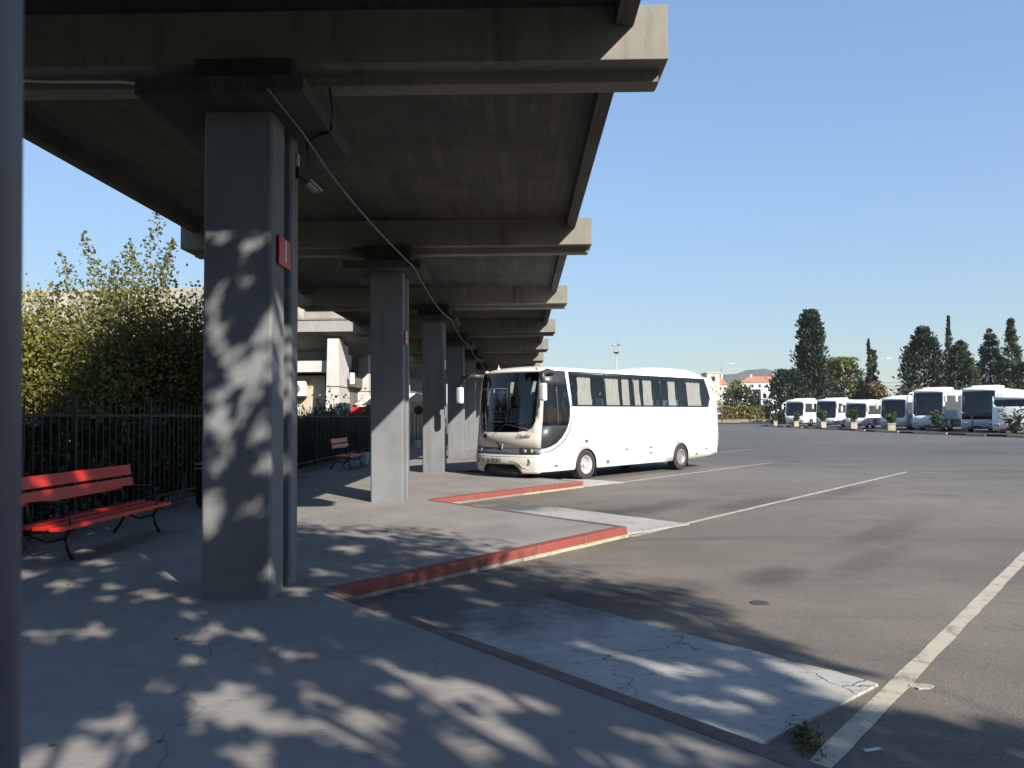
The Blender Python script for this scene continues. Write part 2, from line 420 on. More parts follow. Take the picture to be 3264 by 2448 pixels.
class MB:
    def __init__(s): s.v = []; s.f = []; s.sm = []
    def add(s, vs_, fs, smooth=False):
        n = len(s.v); s.v += [tuple(v) for v in vs_]
        for f in fs: s.f.append(tuple(i+n for i in f)); s.sm.append(smooth)
        return s
    def box(s, x0, x1, y0, y1, z0, z1, bev=0.):
        if bev <= 0:
            vs_ = [(x, y, z) for z in (z0, z1) for y in (y0, y1) for x in (x0, x1)]
            return s.add(vs_, [(0, 2, 3, 1), (4, 5, 7, 6), (0, 1, 5, 4), (2, 6, 7, 3), (0, 4, 6, 2), (1, 3, 7, 5)])
        bm = bmesh.new(); bmesh.ops.create_cube(bm, size=1)
        for v in bm.verts: v.co = ((x0+x1)/2+v.co.x*(x1-x0), (y0+y1)/2+v.co.y*(y1-y0), (z0+z1)/2+v.co.z*(z1-z0))
        bmesh.ops.bevel(bm, geom=list(bm.edges), offset=bev, segments=2, affect='EDGES', profile=.6)
        s.bm(bm); bm.free(); return s
    def bm(s, bm, smooth=False):
        bm.verts.index_update()
        return s.add([v.co[:] for v in bm.verts], [[v.index for v in f.verts] for f in bm.faces], smooth)
    def obox(s, c, ax, ay, hx, hy, z0, z1):
        """box on axes ax, ay (2-D unit vectors) about c"""
        vs_ = []
        for z in (z0, z1):
            for j in (-1, 1):
                for i in (-1, 1):
                    vs_.append((c[0]+ax[0]*hx*i+ay[0]*hy*j, c[1]+ax[1]*hx*i+ay[1]*hy*j, z))
        return s.add(vs_, [(0, 2, 3, 1), (4, 5, 7, 6), (0, 1, 5, 4), (2, 6, 7, 3), (0, 4, 6, 2), (1, 3, 7, 5)])
    def prism(s, poly, z0, z1, f=None):
        """closed prism over a 2-D polygon; f maps (u, v, w) to xyz"""
        f = f or (lambda u, v, w: (u, v, w))
        n = len(poly)
        vs_ = [f(u, v, z0) for u, v in poly] + [f(u, v, z1) for u, v in poly]
        fs = [tuple(range(n))[::-1], tuple(range(n, 2*n))]
        fs += [(i, (i+1) % n, n+(i+1) % n, n+i) for i in range(n)]
        return s.add(vs_, fs)
    def tube(s, pts, r, n=8, cap=True):
        pts = [Vector(p) for p in pts]; k = len(pts)
        rs = r if hasattr(r, '__len__') else [r]*k
        vs_ = []; up = Vector((0, 0, 1))
        for i, p in enumerate(pts):
            d = (pts[min(i+1, k-1)]-pts[max(i-1, 0)]).normalized()
            a = d.cross(up)
            if a.length < 1e-3: a = d.cross(Vector((0, 1, 0)))
            a.normalize(); b = d.cross(a)
            for j in range(n):
                t = 2*math.pi*j/n
                vs_.append(p+(a*math.cos(t)+b*math.sin(t))*rs[i])
        fs = [(i*n+j, i*n+(j+1) % n, (i+1)*n+(j+1) % n, (i+1)*n+j) for i in range(k-1) for j in range(n)]
        if cap: fs += [tuple(range(n))[::-1], tuple(range((k-1)*n, k*n))]
        return s.add(vs_, fs, True)
    def lathe(s, prof, c=(0, 0, 0), axis='z', n=24, cap=True):
        vs_ = []
        for r, h in prof:
            for j in range(n):
                t = 2*math.pi*j/n; a, b = r*math.cos(t), r*math.sin(t)
                p = {'z': (a, b, h), 'y': (a, h, b), 'x': (h, a, b)}[axis]
                vs_.append((c[0]+p[0], c[1]+p[1], c[2]+p[2]))
        k = len(prof)
        fs = [(i*n+j, i*n+(j+1) % n, (i+1)*n+(j+1) % n, (i+1)*n+j) for i in range(k-1) for j in range(n)]
        if cap: fs += [tuple(range(n))[::-1], tuple(range((k-1)*n, k*n))]
        return s.add(vs_, fs, False)
    def grid(s, f, us, vs2, smooth=True):
        vs_ = [f(u, v) for v in vs2 for u in us]; n = len(us)
        fs = [(j*n+i, j*n+i+1, (j+1)*n+i+1, (j+1)*n+i) for j in range(len(vs2)-1) for i in range(n-1)]
        return s.add(vs_, fs, smooth)
    def build(s, name, mat, parent=None, shade=None):
        me = bpy.data.meshes.new(name); me.from_pydata(s.v, [], s.f)
        for p, sm in zip(me.polygons, s.sm): p.use_smooth = sm if shade is None else shade
        me.update()
        return link_mesh(name, me, mat, parent)

def fixn(o):
    bm = bmesh.new(); bm.from_mesh(o.data); bmesh.ops.recalc_face_normals(bm, faces=bm.faces); bm.to_mesh(o.data); bm.free(); return o

def text_mesh(fc, name, parent):
    t = bpy.data.objects.new(name, fc); COL.objects.link(t)
    dg = bpy.context.evaluated_depsgraph_get(); dg.update()
    me = bpy.data.meshes.new_from_object(t.evaluated_get(dg)); me.name = name
    if not me.materials: me.materials.append(fc.materials[0])
    bpy.data.objects.remove(t); bpy.data.curves.remove(fc)
    o = bpy.data.objects.new(name, me); COL.objects.link(o); o.parent = parent
    return o
RNG = np.random.default_rng(7)
def leaf_mesh(name, P, size, aspect=.55, up=0., out=None, rng=None, jit=.35, fold=.0):
    """one diamond leaf per point; out = preferred long-axis direction per point"""
    rng = rng or RNG
    n = len(P); P = np.asarray(P, float)
    a = rng.normal(size=(n, 3))
    if out is not None: a = a*.6+np.asarray(out)*1.2
    a[:, 2] += up
    a /= np.linalg.norm(a, axis=1)[:, None]+1e-9
    b = rng.normal(size=(n, 3)); b -= (b*a).sum(1)[:, None]*a; b /= np.linalg.norm(b, axis=1)[:, None]+1e-9
    s = size*(1+jit*rng.uniform(-1, 1, n))[:, None]
    V = np.empty((n, 4, 3))
    V[:, 0] = P-a*s*.5; V[:, 1] = P+b*s*aspect*.5+a*s*.05; V[:, 2] = P+a*s*.5; V[:, 3] = P-b*s*aspect*.5+a*s*.05
    me = bpy.data.meshes.new(name)
    me.vertices.add(n*4); me.vertices.foreach_set('co', V.reshape(-1))
    me.loops.add(n*4); me.loops.foreach_set('vertex_index', np.arange(n*4, dtype=np.int32))
    me.polygons.add(n); me.polygons.foreach_set('loop_start', np.arange(0, n*4, 4, dtype=np.int32))
    me.polygons.foreach_set('loop_total', np.full(n, 4, np.int32))
    me.update(calc_edges=True)
    return me

def at(px, py, Y):
    """world point seen at display pixel (px, py) of the 2212-wide photo, at distance Y"""
    u, v = px*3264/2212, py*3264/2212
    d = _R*((u-1632)/FPX) - _U*((v-1224)/FPX) + _F
    return Vector((0, 0, EYE)) + d*(Y/d.y)

# ================================================================== SETTING
K = .14                    # road surface lies 14 cm below the platform
PER = 7.69                 # column and bay spacing
NB = 8
def tip(i): return Vector((1.52, 11.04+PER*i)) if i >= 0 else Vector((1.45, 3.43))
def notch(i): return Vector((-1.75, 7.15+PER*i))
BAY = Vector((.645, .764)).normalized()
BAYN = Vector((BAY.y, -BAY.x))

def sheet(name, poly, z, mat, kind='structure'):
    bm = bmesh.new(); vs_ = [bm.verts.new((x, y, z)) for x, y in poly]; bm.faces.new(vs_)
    bmesh.ops.triangulate(bm, faces=bm.faces); bmesh.ops.recalc_face_normals(bm, faces=bm.faces)
    me = bpy.data.meshes.new(name); bm.to_mesh(me); bm.free()
    if me.polygons[0].normal.z < 0: me.flip_normals()
    o = link_mesh(name, me, mat); return tag(o, kind=kind)

G = 3200
sheet('ground', [(-G, -600), (G, -600), (G, G), (-G, G)], -K-.03, 'grass_ground')
sheet('road', [(-2.6, -60), (60, -60), (75, 60), (90, 130), (96, 176), (30, 176), (-2.6, 150)], -K, 'asphalt')
MB().prism([(38, 172), (118, 150), (330, 420), (60, 420)], -K-.02, .5).build('verge', 'dry_ground')['kind'] = 'structure'

# platform with its saw-tooth edge
outer = [(8, -14), (8, .4), (1.6, .4)]
outer += [tuple(tip(-1))]
for i in range(0, NB+2):
    outer += [tuple(notch(i)), tuple(tip(i))]
outer += [(-1.75, tip(NB+1).y+3), (-9.2, tip(NB+1).y+3), (-9.2, -14)]
pv = MB().prism(outer, -K-.2, 0)
o = pv.build('pavement', 'pavement'); fixn(o); o['kind'] = 'structure'
bm = bmesh.new(); bm.from_mesh(o.data); bmesh.ops.triangulate(bm, faces=[f for f in bm.faces if len(f.verts) > 4]); bm.to_mesh(o.data); bm.free()

def kerb(a, b, mat, w=.15, z0=-.10, z1=.005, proud=.006, n=5, foot=None):
    """kerb along a->b with the platform on its left; joints every metre or so"""
    d = (b-a); L = d.length; d = d/L; nrm = Vector((d.y, -d.x))
    e = empty('kerb', (a.x, a.y, 0), math.atan2(d.y, d.x)); e['kind'] = 'structure'
    for i in range(n):
        x0, x1 = L*i/n+.003, L*(i+1)/n-.003
        jz = random.Random(i*7+int(a.y*10)).uniform(-.003, .003)
        MB().box(x0, x1, -proud, w, z0, z1+jz, .012).build('kerb_stone', mat, e)
    if foot:
        mb = MB(); rr = random.Random(3)
        ang = 0.
        prev = .012
        xs = [L*i/26 for i in range(27)]
        for i in range(14, 26):
            q = .012+.022*rr.random()
            mb.prism([(xs[i], -.0), (xs[i], -.006-prev), (xs[i+1], -.006-q), (xs[i+1], 0)], -K, z0-.002-.004*rr.random())
            prev = q
        fo = mb.build('kerb_footing', foot, e); fixn(fo)
    return e
# the platform lies to the left of notch->tip seen from the road: walk tip->notch on the long sides
for i in range(0, NB):
    kerb(notch(i), tip(i), 'kerb_red' if i < 2 else 'kerb_grey', foot='mortar' if i < 2 else None)
for i in range(-1, NB-1):
    kerb(tip(i), notch(i+1), 'kerb_worn' if i < 1 else 'kerb_grey', z0=-K, w=.12)

# cement pads along the short side of every bay
for i in range(-1, 5):
    a, b = tip(i), notch(i+1)
    d = (b-a).normalized(); nrm = Vector((d.y, -d.x))
    mb = MB(); rr = random.Random(i+9)
    s0, s1 = (.62 if i < 0 else .12), (b-a).length-.15
    top = [(s0+(s1-s0)*t/14, 1.62+rr.uniform(-.02, .02)) for t in range(15)]
    poly = [(s0, .012), (s1, .012)] + top[::-1]
    # local X runs along the kerb, local Y out into the bay (negative)
    mb.prism([(x, -y) for x, y in poly], -K-.02, -K+.018)
    o = mb.build('cement_pad', 'cement'); fixn(o)
    o.location = (a.x, a.y, 0); o.rotation_euler = (0, 0, math.atan2(d.y, d.x)); o['kind'] = 'structure'

def line(a, b, w, z, mat, name='bay_line', jag=.006, seed=1):
    a, b = Vector(a), Vector(b); d = (b-a); L = d.length; d /= L; n = Vector((-d.y, d.x)); k = max(4, int(L/.25)); rr = random.Random(seed)
    l, r = [], []
    for i in range(k+1):
        p = a+d*(L*i/k)
        l.append(p+n*(w/2+rr.uniform(-jag, jag))); r.append(p-n*(w/2+rr.uniform(-jag, jag)))
    mb = MB(); mb.add([(p.x, p.y, z) for p in l+r], [(i, i+1, k+2+i, k+1+i) for i in range(k)][0:0])
    mb = MB(); mb.add([(p.x, p.y, z) for p in l+r], [(k+1+i, k+2+i, i+1, i) for i in range(k)])
    return tag(mb.build(name, mat), kind='structure')
line((1.30, 3.66), (1.30+BAY.x*15.6, 3.66+BAY.y*15.6), .122, -K+.004, 'line_paint', seed=2)
for i in range(0, 5):
    a = tip(i)+Vector((.03, -.03)); b = a+BAY*(15.3 if i != 1 else 11.6)
    line(a, b, .11, -K+.004, 'line_paint' if i == 0 else 'thin_line_paint', seed=i+5)
    line(b-BAYN*.1, b+BAYN*1.1, .10, -K+.008, 'thin_line_paint', seed=i+25)

# raised island in front of the parked coaches
isl = [(35.0, 40), (33.2, 67), (34.2, 80), (34.9, 90), (35.4, 100), (36.6, 116), (38.6, 116), (37.0, 99), (36.1, 82), (35.6, 68), (37.6, 40)]
o = MB().prism(isl, -K-.02, .02).build('traffic_island', 'soil'); fixn(o); o['kind'] = 'structure'
ki = empty('island_kerb', (0, 0, 0)); ki['kind'] = 'structure'
for i in range(5):
    a, b = Vector(isl[i]), Vector(isl[i+1]); d = (b-a).normalized(); n = Vector((-d.y, d.x)); L = (b-a).length; q = max(3, int(L/2.2))
    for j in range(q):
        c = a+d*(L*(j+.5)/q)+n*.09
        if (i*7+j*3) % 5 < 3:
            MB().obox(c, d, n, L/q/2-.02, .08, -K-.01, .03+.01*((i+j) % 2)).build('kerb_stone', 'planter_box', ki)

# distant hill
hm = MB(); rr = random.Random(4)
prof = [(-900, 0), (-500, 22), (-150, 40), (150, 60), (330, 84), (430, 97), (514, 104), (560, 107), (580, 115), (598, 119), (618, 113), (632, 103), (660, 70), (760, 44), (1000, 30), (1500, 34), (2100, 0)]
def hz(x):
    for (x0, z0), (x1, z1) in zip(prof, prof[1:]):
        if x0 <= x <= x1: return z0+(z1-z0)*(x-x0)/(x1-x0)
    return 0
xs = [-900+20*i for i in range(151)]
def hf(u, v):
    t = v/10; z = hz(u)*math.sin(math.pi*min(1, t*1.0))**.8 if 0 < t < 1 else -4
    return (u*(1+.0*t), 1500+t*900, z+(rr.uniform(-1.5, 1.5) if 0 < t < 1 else 0))
hm.grid(hf, xs, list(range(0, 11)))
tag(hm.build('hill', 'hill_scrub'), kind='structure')

# ================================================================== CANOPY
XL, XR = -2.87, -2.244
CY = 6.81
BY = 7.034
NC = 9
can = empty('platform_canopy', (XL/2+XR/2, CY, 0), 0, 'long concrete canopy on a row of grey pillars over the bus platform', 'canopy')
CO = Vector((XL/2+XR/2, CY, 0))
def cpart(mb, name, mat, label=None, dy=0.):
    o = mb.build(name, mat, can); o.location = -CO+Vector((0, dy, 0))
    if label: o['label'] = label
    return o
# column section: two leaves with a recessed groove between them, chamfered corners
ch = .022
def leafpoly(y0, y1, x0=XL, x1=XR):
    return [(x0+ch, y0), (x1-ch, y0), (x1, y0+ch), (x1, y1-ch), (x1-ch, y1), (x0+ch, y1), (x0, y1-ch), (x0, y0+ch)]
col = MB()
sec = [(XL+ch, 6.81), (XR-ch, 6.81), (XR, 6.81+ch), (XR, 7.19-ch), (XR-ch, 7.19), (XR-.11, 7.19), (XR-.11, 7.40), (XR-ch, 7.40), (XR, 7.40+ch), (XR, 7.64-ch), (XR-ch, 7.64),
       (XL+ch, 7.64), (XL, 7.64-ch), (XL, 7.40+ch), (XL+ch, 7.40), (XL+.11, 7.40), (XL+.11, 7.19), (XL+ch, 7.19), (XL, 7.19-ch), (XL, 6.81+ch)]
col.prism(sec, -.01, 4.42)
c0 = cpart(col, 'column', 'painted_concrete'); fixn(c0)
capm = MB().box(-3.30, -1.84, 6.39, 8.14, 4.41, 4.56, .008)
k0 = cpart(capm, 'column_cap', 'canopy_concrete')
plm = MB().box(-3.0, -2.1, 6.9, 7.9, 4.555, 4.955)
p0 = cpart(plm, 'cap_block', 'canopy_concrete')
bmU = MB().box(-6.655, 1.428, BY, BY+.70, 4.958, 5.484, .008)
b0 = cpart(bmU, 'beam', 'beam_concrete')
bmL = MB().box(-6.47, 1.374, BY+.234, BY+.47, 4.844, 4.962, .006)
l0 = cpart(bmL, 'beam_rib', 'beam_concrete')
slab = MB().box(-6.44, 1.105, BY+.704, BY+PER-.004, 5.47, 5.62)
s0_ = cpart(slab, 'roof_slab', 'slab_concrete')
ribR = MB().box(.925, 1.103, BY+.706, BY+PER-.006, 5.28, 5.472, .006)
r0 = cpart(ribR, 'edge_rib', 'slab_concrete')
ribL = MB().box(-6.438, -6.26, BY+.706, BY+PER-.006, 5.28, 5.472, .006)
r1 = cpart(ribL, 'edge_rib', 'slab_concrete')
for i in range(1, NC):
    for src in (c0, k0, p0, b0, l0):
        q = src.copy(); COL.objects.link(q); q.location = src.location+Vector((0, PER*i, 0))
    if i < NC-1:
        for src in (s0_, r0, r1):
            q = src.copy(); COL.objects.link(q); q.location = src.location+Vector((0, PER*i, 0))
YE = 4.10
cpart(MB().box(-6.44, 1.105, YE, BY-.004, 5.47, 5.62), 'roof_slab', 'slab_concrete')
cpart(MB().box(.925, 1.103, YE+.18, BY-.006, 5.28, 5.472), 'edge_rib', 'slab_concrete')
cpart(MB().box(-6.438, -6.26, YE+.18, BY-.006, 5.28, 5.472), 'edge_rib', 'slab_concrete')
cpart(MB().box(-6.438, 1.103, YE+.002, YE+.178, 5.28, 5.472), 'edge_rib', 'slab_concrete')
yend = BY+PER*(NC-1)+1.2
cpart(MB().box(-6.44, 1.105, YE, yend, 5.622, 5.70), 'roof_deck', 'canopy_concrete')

# out-of-focus post beside the camera
fp = MB().lathe([(0, 0), (.11, 0), (.11, 5.47), (0, 5.47)], n=40)
o = fp.build('near_post', 'post_paint', shade=True); o.location = (-.486, .57, 0); o.rotation_euler = (0, R_(-.8), 0)
tag(o, 'blurred dark blue-grey post close to the lens along the left edge', 'post')

# number plates on the columns
def plate(i, digit, red=True, group=None):
    lab = {1: 'red plate with white numeral 1 on the front pillar', 2: 'red plate with white numeral 2 on the second pillar',
           3: 'small pale plate on the edge of the third pillar', 4: 'small pale plate on the edge of the fourth pillar',
           5: 'small pale plate on the edge of the fifth pillar'}[i]
    y = 7.11+PER*(i-1)
    e = empty('number_plate', (XR, y, 3.17), 0, lab, 'sign', 'numbered plates on the pillars')
    MB().box(.012, .03, -.175, .175, -.135, .135, .004).build('plate', 'sign_red' if red else 'sign_white', e)
    MB().box(-.0, .013, -.05, .05, -.05, .05).build('bracket', 'iron', e)
    fc = bpy.data.curves.new('numeral', 'FONT'); fc.body = str(digit); fc.size = .30; fc.extrude = .003
    fc.align_x = 'CENTER'; fc.align_y = 'CENTER'; fc.materials.append(M['sign_white' if red else 'sign_red'])
    f = text_mesh(fc, 'numeral', e)
    f.location = (.033, 0, 0); f.rotation_euler = (R_(90), 0, R_(90))
    return e
for i in (1, 2): plate(i, i)
for i in (3, 4, 5): plate(i, i, False)

# small floodlight fixed to the first pillar, its supply cable and the long sagging cable
fl = empty('floodlight', (XR, 7.55, 4.1), 0, 'small grey floodlight on a bracket near the top of the front pillar', 'light')
MB().box(0, .05, -.03, .03, -.10, .06, .004).build('bracket', 'iron', fl)
MB().tube([(.03, 0, -.06), (.10, .02, -.12), (.16, .05, -.14)], .014).build('arm', 'iron', fl)
hd = MB().lathe([(.045, -.1), (.05, -.09), (.05, .05), (.042, .07)], (0, 0, 0), 'x', 14)
hd.box(-.1, .12, -.075, .075, .02, .05, .006)
h = hd.build('lamp_head', 'lamp_metal', fl); h.location = (.22, .06, -.22); h.rotation_euler = (0, R_(38), R_(35))
MB().box(.0, .04, -.05, .03, .06, .24, .005).build('junction_box', 'lamp_metal', fl)
fl.scale = (.72, .72, .72)
cb = []
pts = [(-2.12, 6.30, 4.40), (-2.08, 7.2, 4.36), (-2.06, 8.1, 4.28), (-2.05, 9.2, 4.27), (-2.04, 10.3, 4.29), (-2.0, 11.5, 4.30), (-1.96, 13.0, 4.34), (-1.96, 14.0, 4.40)]
for j in range(1, NC-1):
    y0 = 14.0+PER*(j-1)
    for t in (.12, .3, .5, .7, .88, 1.0):
        pts.append((-1.96, y0+PER*t, 4.40-.16*math.sin(math.pi*t)))
o = MB().tube(pts, .013, 6).build('sagging_cable', 'cable_grey')
tag(o, 'grey cable sagging from pillar cap to pillar cap', 'cable')
o = MB().tube([(-2.1, 7.5, 4.16), (-2.12, 7.5, 4.38), (-1.95, 7.35, 4.395), (-1.86, 7.32, 4.40), (-1.825, 7.3, 4.44), (-1.82, 7.3, 4.66), (-1.84, 7.3, 4.84)], .012, 6).build('lamp_cable', 'black_rubber')
tag(o, 'short black cable looping from the floodlight over the pillar cap', 'cable')
o = MB().tube([(-6.1, 6.95, 4.92), (-5.2, 6.96, 4.83), (-4.4, 6.96, 4.79), (-3.6, 6.7, 4.66), (-3.31, 6.55, 4.57), (-2.95, 6.8, 4.62)], .014, 6).build('beam_cable', 'lamp_metal')
tag(o, 'pale cable strung under the first beam left of the front pillar', 'cable')

# ================================================================== FENCE, BENCHES, BIN
def fence_x(y): return -6.45-.0185*(y-9.9)
fe = empty('picket_fence', (-6.6, 8, 0), 0, 'dark green metal picket fence along the back of the platform', 'fence')
FO = Vector((-6.6, 8, 0))
def fpart(mb, name, mat): 
    o = mb.build(name, mat, fe); o.location = -FO; return o
pk = MB().box(-.008, .008, -.011, .011, .10, 1.86)
pk.add([(-.008, -.011, 1.86), (.008, -.011, 1.86), (.008, .011, 1.86), (-.008, .011, 1.86), (0, 0, 1.92)], [(0, 1, 4), (1, 2, 4), (2, 3, 4), (3, 0, 4)])
pk0 = None
y = 4.0; n = 0
posts = [4.0+2.32*i for i in range(26)]
for a, b in zip(posts, posts[1:]):
    q = 12
    for j in range(1, q):
        yy = a+(b-a)*j/q
        if yy > 45: continue
        if pk0 is None:
            pk0 = pk.build('picket', 'fence_green', fe); o = pk0
        else:
            o = pk0.copy(); COL.objects.link(o)
        o.location = Vector((fence_x(yy), yy, 0))-FO
    for z in (.22, 1.66):
        fpart(MB().add([(fence_x(a)-.012, a, z), (fence_x(a)+.012, a, z), (fence_x(b)+.012, b, z), (fence_x(b)-.012, b, z),
                        (fence_x(a)-.012, a, z+.04), (fence_x(a)+.012, a, z+.04), (fence_x(b)+.012, b, z+.04), (fence_x(b)-.012, b, z+.04)],
                       [(3, 2, 1, 0), (4, 5, 6, 7), (0, 1, 5, 4), (2, 3, 7, 6), (1, 2, 6, 5), (0, 4, 7, 3)]), 'rail', 'fence_green')
for a in posts:
    fpart(MB().box(fence_x(a)-.028, fence_x(a)+.028, a-.028, a+.028, 0, 1.98, .004), 'post', 'fence_green')
# low plinth under the fence
MB().add([(fence_x(2)-.1, 2, 0), (fence_x(2)+.09, 2, 0), (fence_x(70)+.09, 70, 0), (fence_x(70)-.1, 70, 0), (fence_x(2)-.1, 2, .085), (fence_x(2)+.09, 2, .085), (fence_x(70)+.09, 70, .085), (fence_x(70)-.1, 70, .085)],
         [(4, 5, 6, 7), (0, 1, 5, 4), (1, 2, 6, 5), (2, 3, 7, 6), (3, 0, 4, 7)]).build('fence_plinth', 'kerb_grey')['kind'] = 'structure'

def make_bench(L, loc, label, group):
    e = empty('park_bench', loc, 0, label, 'bench', group)
    # local: X forward from the fence, Y along the bench
    for x, z in ((-.02, .405), (.17, .395), (.36, .385)):
        MB().box(x-.075, x+.075, -L/2, L/2, z-.022, z+.022, .006).build('seat_slat', 'bench_red', e)
    for x, z in ((-.155, .70), (-.19, .88)):
        mb = MB().box(-.02, .02, -L/2, L/2, -.075, .075, .006)
        o = mb.build('back_slat', 'bench_red', e); o.location = (x, 0, z); o.rotation_euler = (0, R_(-11), 0)
    for y in (-L/2+.28, L/2-.28):
        mb = MB()
        mb.tube([(.40, y, .0), (.33, y, .14), (.30, y, .25), (.37, y, .35)], [.022, .02, .022, .02], 8)
        mb.tube([(-.26, y, .0), (-.15, y, .16), (-.10, y, .28), (-.12, y, .37)], [.022, .02, .022, .02], 8)
        mb.tube([(-.12, y, .37), (.12, y, .36), (.43, y, .345)], .02, 8)
        mb.tube([(.30, y, .25), (.1, y, .2), (-.10, y, .28)], .014, 8)
        mb.build('leg_frame', 'iron', e)
        mb = MB().tube([(-.12, y, .37), (-.14, y, .55), (-.185, y, .78), (-.235, y, .98)], [.022, .02, .018, .014], 8)
        mb.build('back_support', 'iron', e)
        arm = [(-.17, y, .64), (.02, y, .665), (.22, y, .665)]
        for t in range(0, 15):
            th = math.pi/2-t*math.pi*1.7/14; r = .105-.0045*t
            arm.append((.24+r*math.cos(th), y, .56+r*math.sin(th)))
        mb = MB().tube(arm, .017, 8)
        mb.tube([(.345, y, .56), (.36, y, .46), (.36, y, .36)], .016, 8)
        mb.build('arm_rest', 'iron', e)
    return e
make_bench(2.66, (-5.56, 9.80, 0), 'red slatted bench with black scroll ends beside the front pillar', 'red benches by the fence')
make_bench(2.2, (-5.75, 24.8, 0), 'far red bench in deep shade near the second pillar', 'red benches by the fence')
bn = empty('litter_bin', (-5.68, 13.9, 0), 0, 'dark litter bin with two pale rings by the fence behind the front pillar', 'bin')
MB().lathe([(.0, .06), (.25, .06), (.27, .78), (.27, .82), (.23, .82), (.22, .3), (0, .28)], n=20).build('barrel', 'iron', bn)
for z in (.72, .80): MB().lathe([(.272, z-.012), (.279, z-.012), (.279, z+.012), (.272, z+.012)], n=20).build('ring', 'galvanised', bn)
MB().lathe([(.2, 0), (.2, .07), (0, .07)], n=12).build('foot', 'iron', bn)
def bucket(loc, label):
    e = empty('bucket', loc, 0, label, 'bucket', 'white buckets at the back of the platform')
    MB().lathe([(0, 0), (.12, 0), (.16, .40), (.172, .40), (.172, .425), (.15, .425), (.115, .03), (0, .03)], n=20).build('pail', 'bucket_white', e)
    MB().tube([(-.16, 0, .4), (-.13, 0, .50), (0, 0, .54), (.13, 0, .50), (.16, 0, .4)], .006, 6).build('handle', 'iron', e)
bucket((-5.43, 26.4, 0), 'white bucket beside the far red bench')
bucket((-5.44, 40.0, 0), 'white bucket seen between the second and third pillars')
# ================================================================== WHITE COACH
WB, W = 4.79, 2.38
U = Vector((.6929, .7210)); N = Vector((.7210, -.6929))
P0 = Vector((1.775, 20.94))+N*.04
bus = empty('white_coach', (P0.x, P0.y, -K), math.atan2(U.y, U.x), 'clean white coach with beige curtains parked nose-in at the platform', 'coach')
HP = [(.2, .05), (.32, .022), (.55, .004), (.8, 0), (1.6, 0), (2.0, .004), (2.96, .085), (3.0, .10)]
def interp(tab, h):
    if h <= tab[0][0]: return tab[0][1]
    for (a, x), (b, y) in zip(tab, tab[1:]):
        if h <= b: return x+(y-x)*(h-a)/(b-a)
    return tab[-1][1]
def inset(h): return interp(HP, h)
FS = [(.2, -1.84), (.3, -1.87), (.5, -1.90), (.75, -1.90), (.92, -1.87), (1.34, -1.83), (1.5, -1.81), (2.2, -1.76), (2.93, -1.66), (3.05, -1.58)]
RS = [(.3, 6.86), (.42, 6.98), (.96, 7.14), (1.5, 7.12), (2.0, 7.06), (2.5, 6.94), (2.95, 6.78), (3.05, 6.7)]
BUL = .30
def front_s(l, h):
    t = abs((l-W/2)/(W/2)); return interp(FS, h)-BUL*(1-t**2.4)
def rear_s(l, h):
    t = abs((l-W/2)/(W/2)); return interp(RS, h)+.10*(1-t**3)
def patch(poly, fn, cuts_u=(), cuts_v=(), th=.02, smooth=True, back=True):
    """polygon in (u, v) cut by grid lines, mapped by fn(u, v, off); solid shell of thickness th"""
    bm = bmesh.new(); vs_ = [bm.verts.new((u, v, 0)) for u, v in poly]
    bm.faces.new(vs_)
    for c in cuts_u: bmesh.ops.bisect_plane(bm, geom=bm.verts[:]+bm.edges[:]+bm.faces[:], plane_co=(c, 0, 0), plane_no=(1, 0, 0))
    for c in cuts_v: bmesh.ops.bisect_plane(bm, geom=bm.verts[:]+bm.edges[:]+bm.faces[:], plane_co=(0, c, 0), plane_no=(0, 1, 0))
    bmesh.ops.triangulate(bm, faces=[f for f in bm.faces if len(f.verts) > 4])
    bm.verts.index_update(); bm.edges.index_update()
    V = [fn(v.co.x, v.co.y, 0.) for v in bm.verts]; nV = len(V)
    F = [[v.index for v in f.verts] for f in bm.faces]
    mb = MB(); mb.add(V, F, smooth)
    if back and th:
        V2 = [fn(v.co.x, v.co.y, -th) for v in bm.verts]
        mb2 = V2
        E = [[v.index for v in e.verts] for e in bm.edges if len(e.link_faces) == 1]
        mb.v += V2; 
        for f in F: mb.f.append(tuple(i+nV for i in f[::-1])); mb.sm.append(smooth)
        for a, b in E: mb.f.append((a, b, b+nV, a+nV)); mb.sm.append(False)
    bm.free()
    return mb
def side_fn(far):
    def f(s, h, off):
        l = inset(h)-off
        return (s, W-l if far else l, h)
    return f
def front_fn(l, h, off): return (front_s(l, h)-off, l, h)
def rear_fn(l, h, off): return (rear_s(l, h)+off, l, h)
HC = (.32, .55, .8, 1.2, 1.6, 2.0, 2.4, 2.7, 2.96)
LC = tuple(W*i/16 for i in range(1, 16))
def bp(mb, name, mat, parent=None, label=None, fix=True):
    o = mb.build(name, mat, parent or bus)
    if fix: fixn(o)
    if label: o['label'] = label
    return o
def fr(h): return interp(FS, h)
swoosh_o = [(-.56, 2.0), (-.565, 1.72), (-.60, 1.52), (-.70, 1.30), (-.86, 1.12), (-1.08, .97), (-1.35, .85), (-1.6, .79)]
swoosh_i = [(-.67, 2.0), (-.675, 1.78), (-.72, 1.58), (-.84, 1.37), (-1.02, 1.18), (-1.25, 1.03), (-1.5, .945), (-1.7, .91)]
def arch(c, r, n=14, h0=.34):
    a0 = math.acos(max(-1, min(1, r and (0 if r == 0 else 0))))
    pts = []
    zc = .40; t0 = math.asin((h0-zc)/r)
    for i in range(n+1):
        t = math.pi-t0-(math.pi-2*t0)*i/n
        pts.append((c+r*math.cos(t), zc+r*math.sin(t)))
    return pts
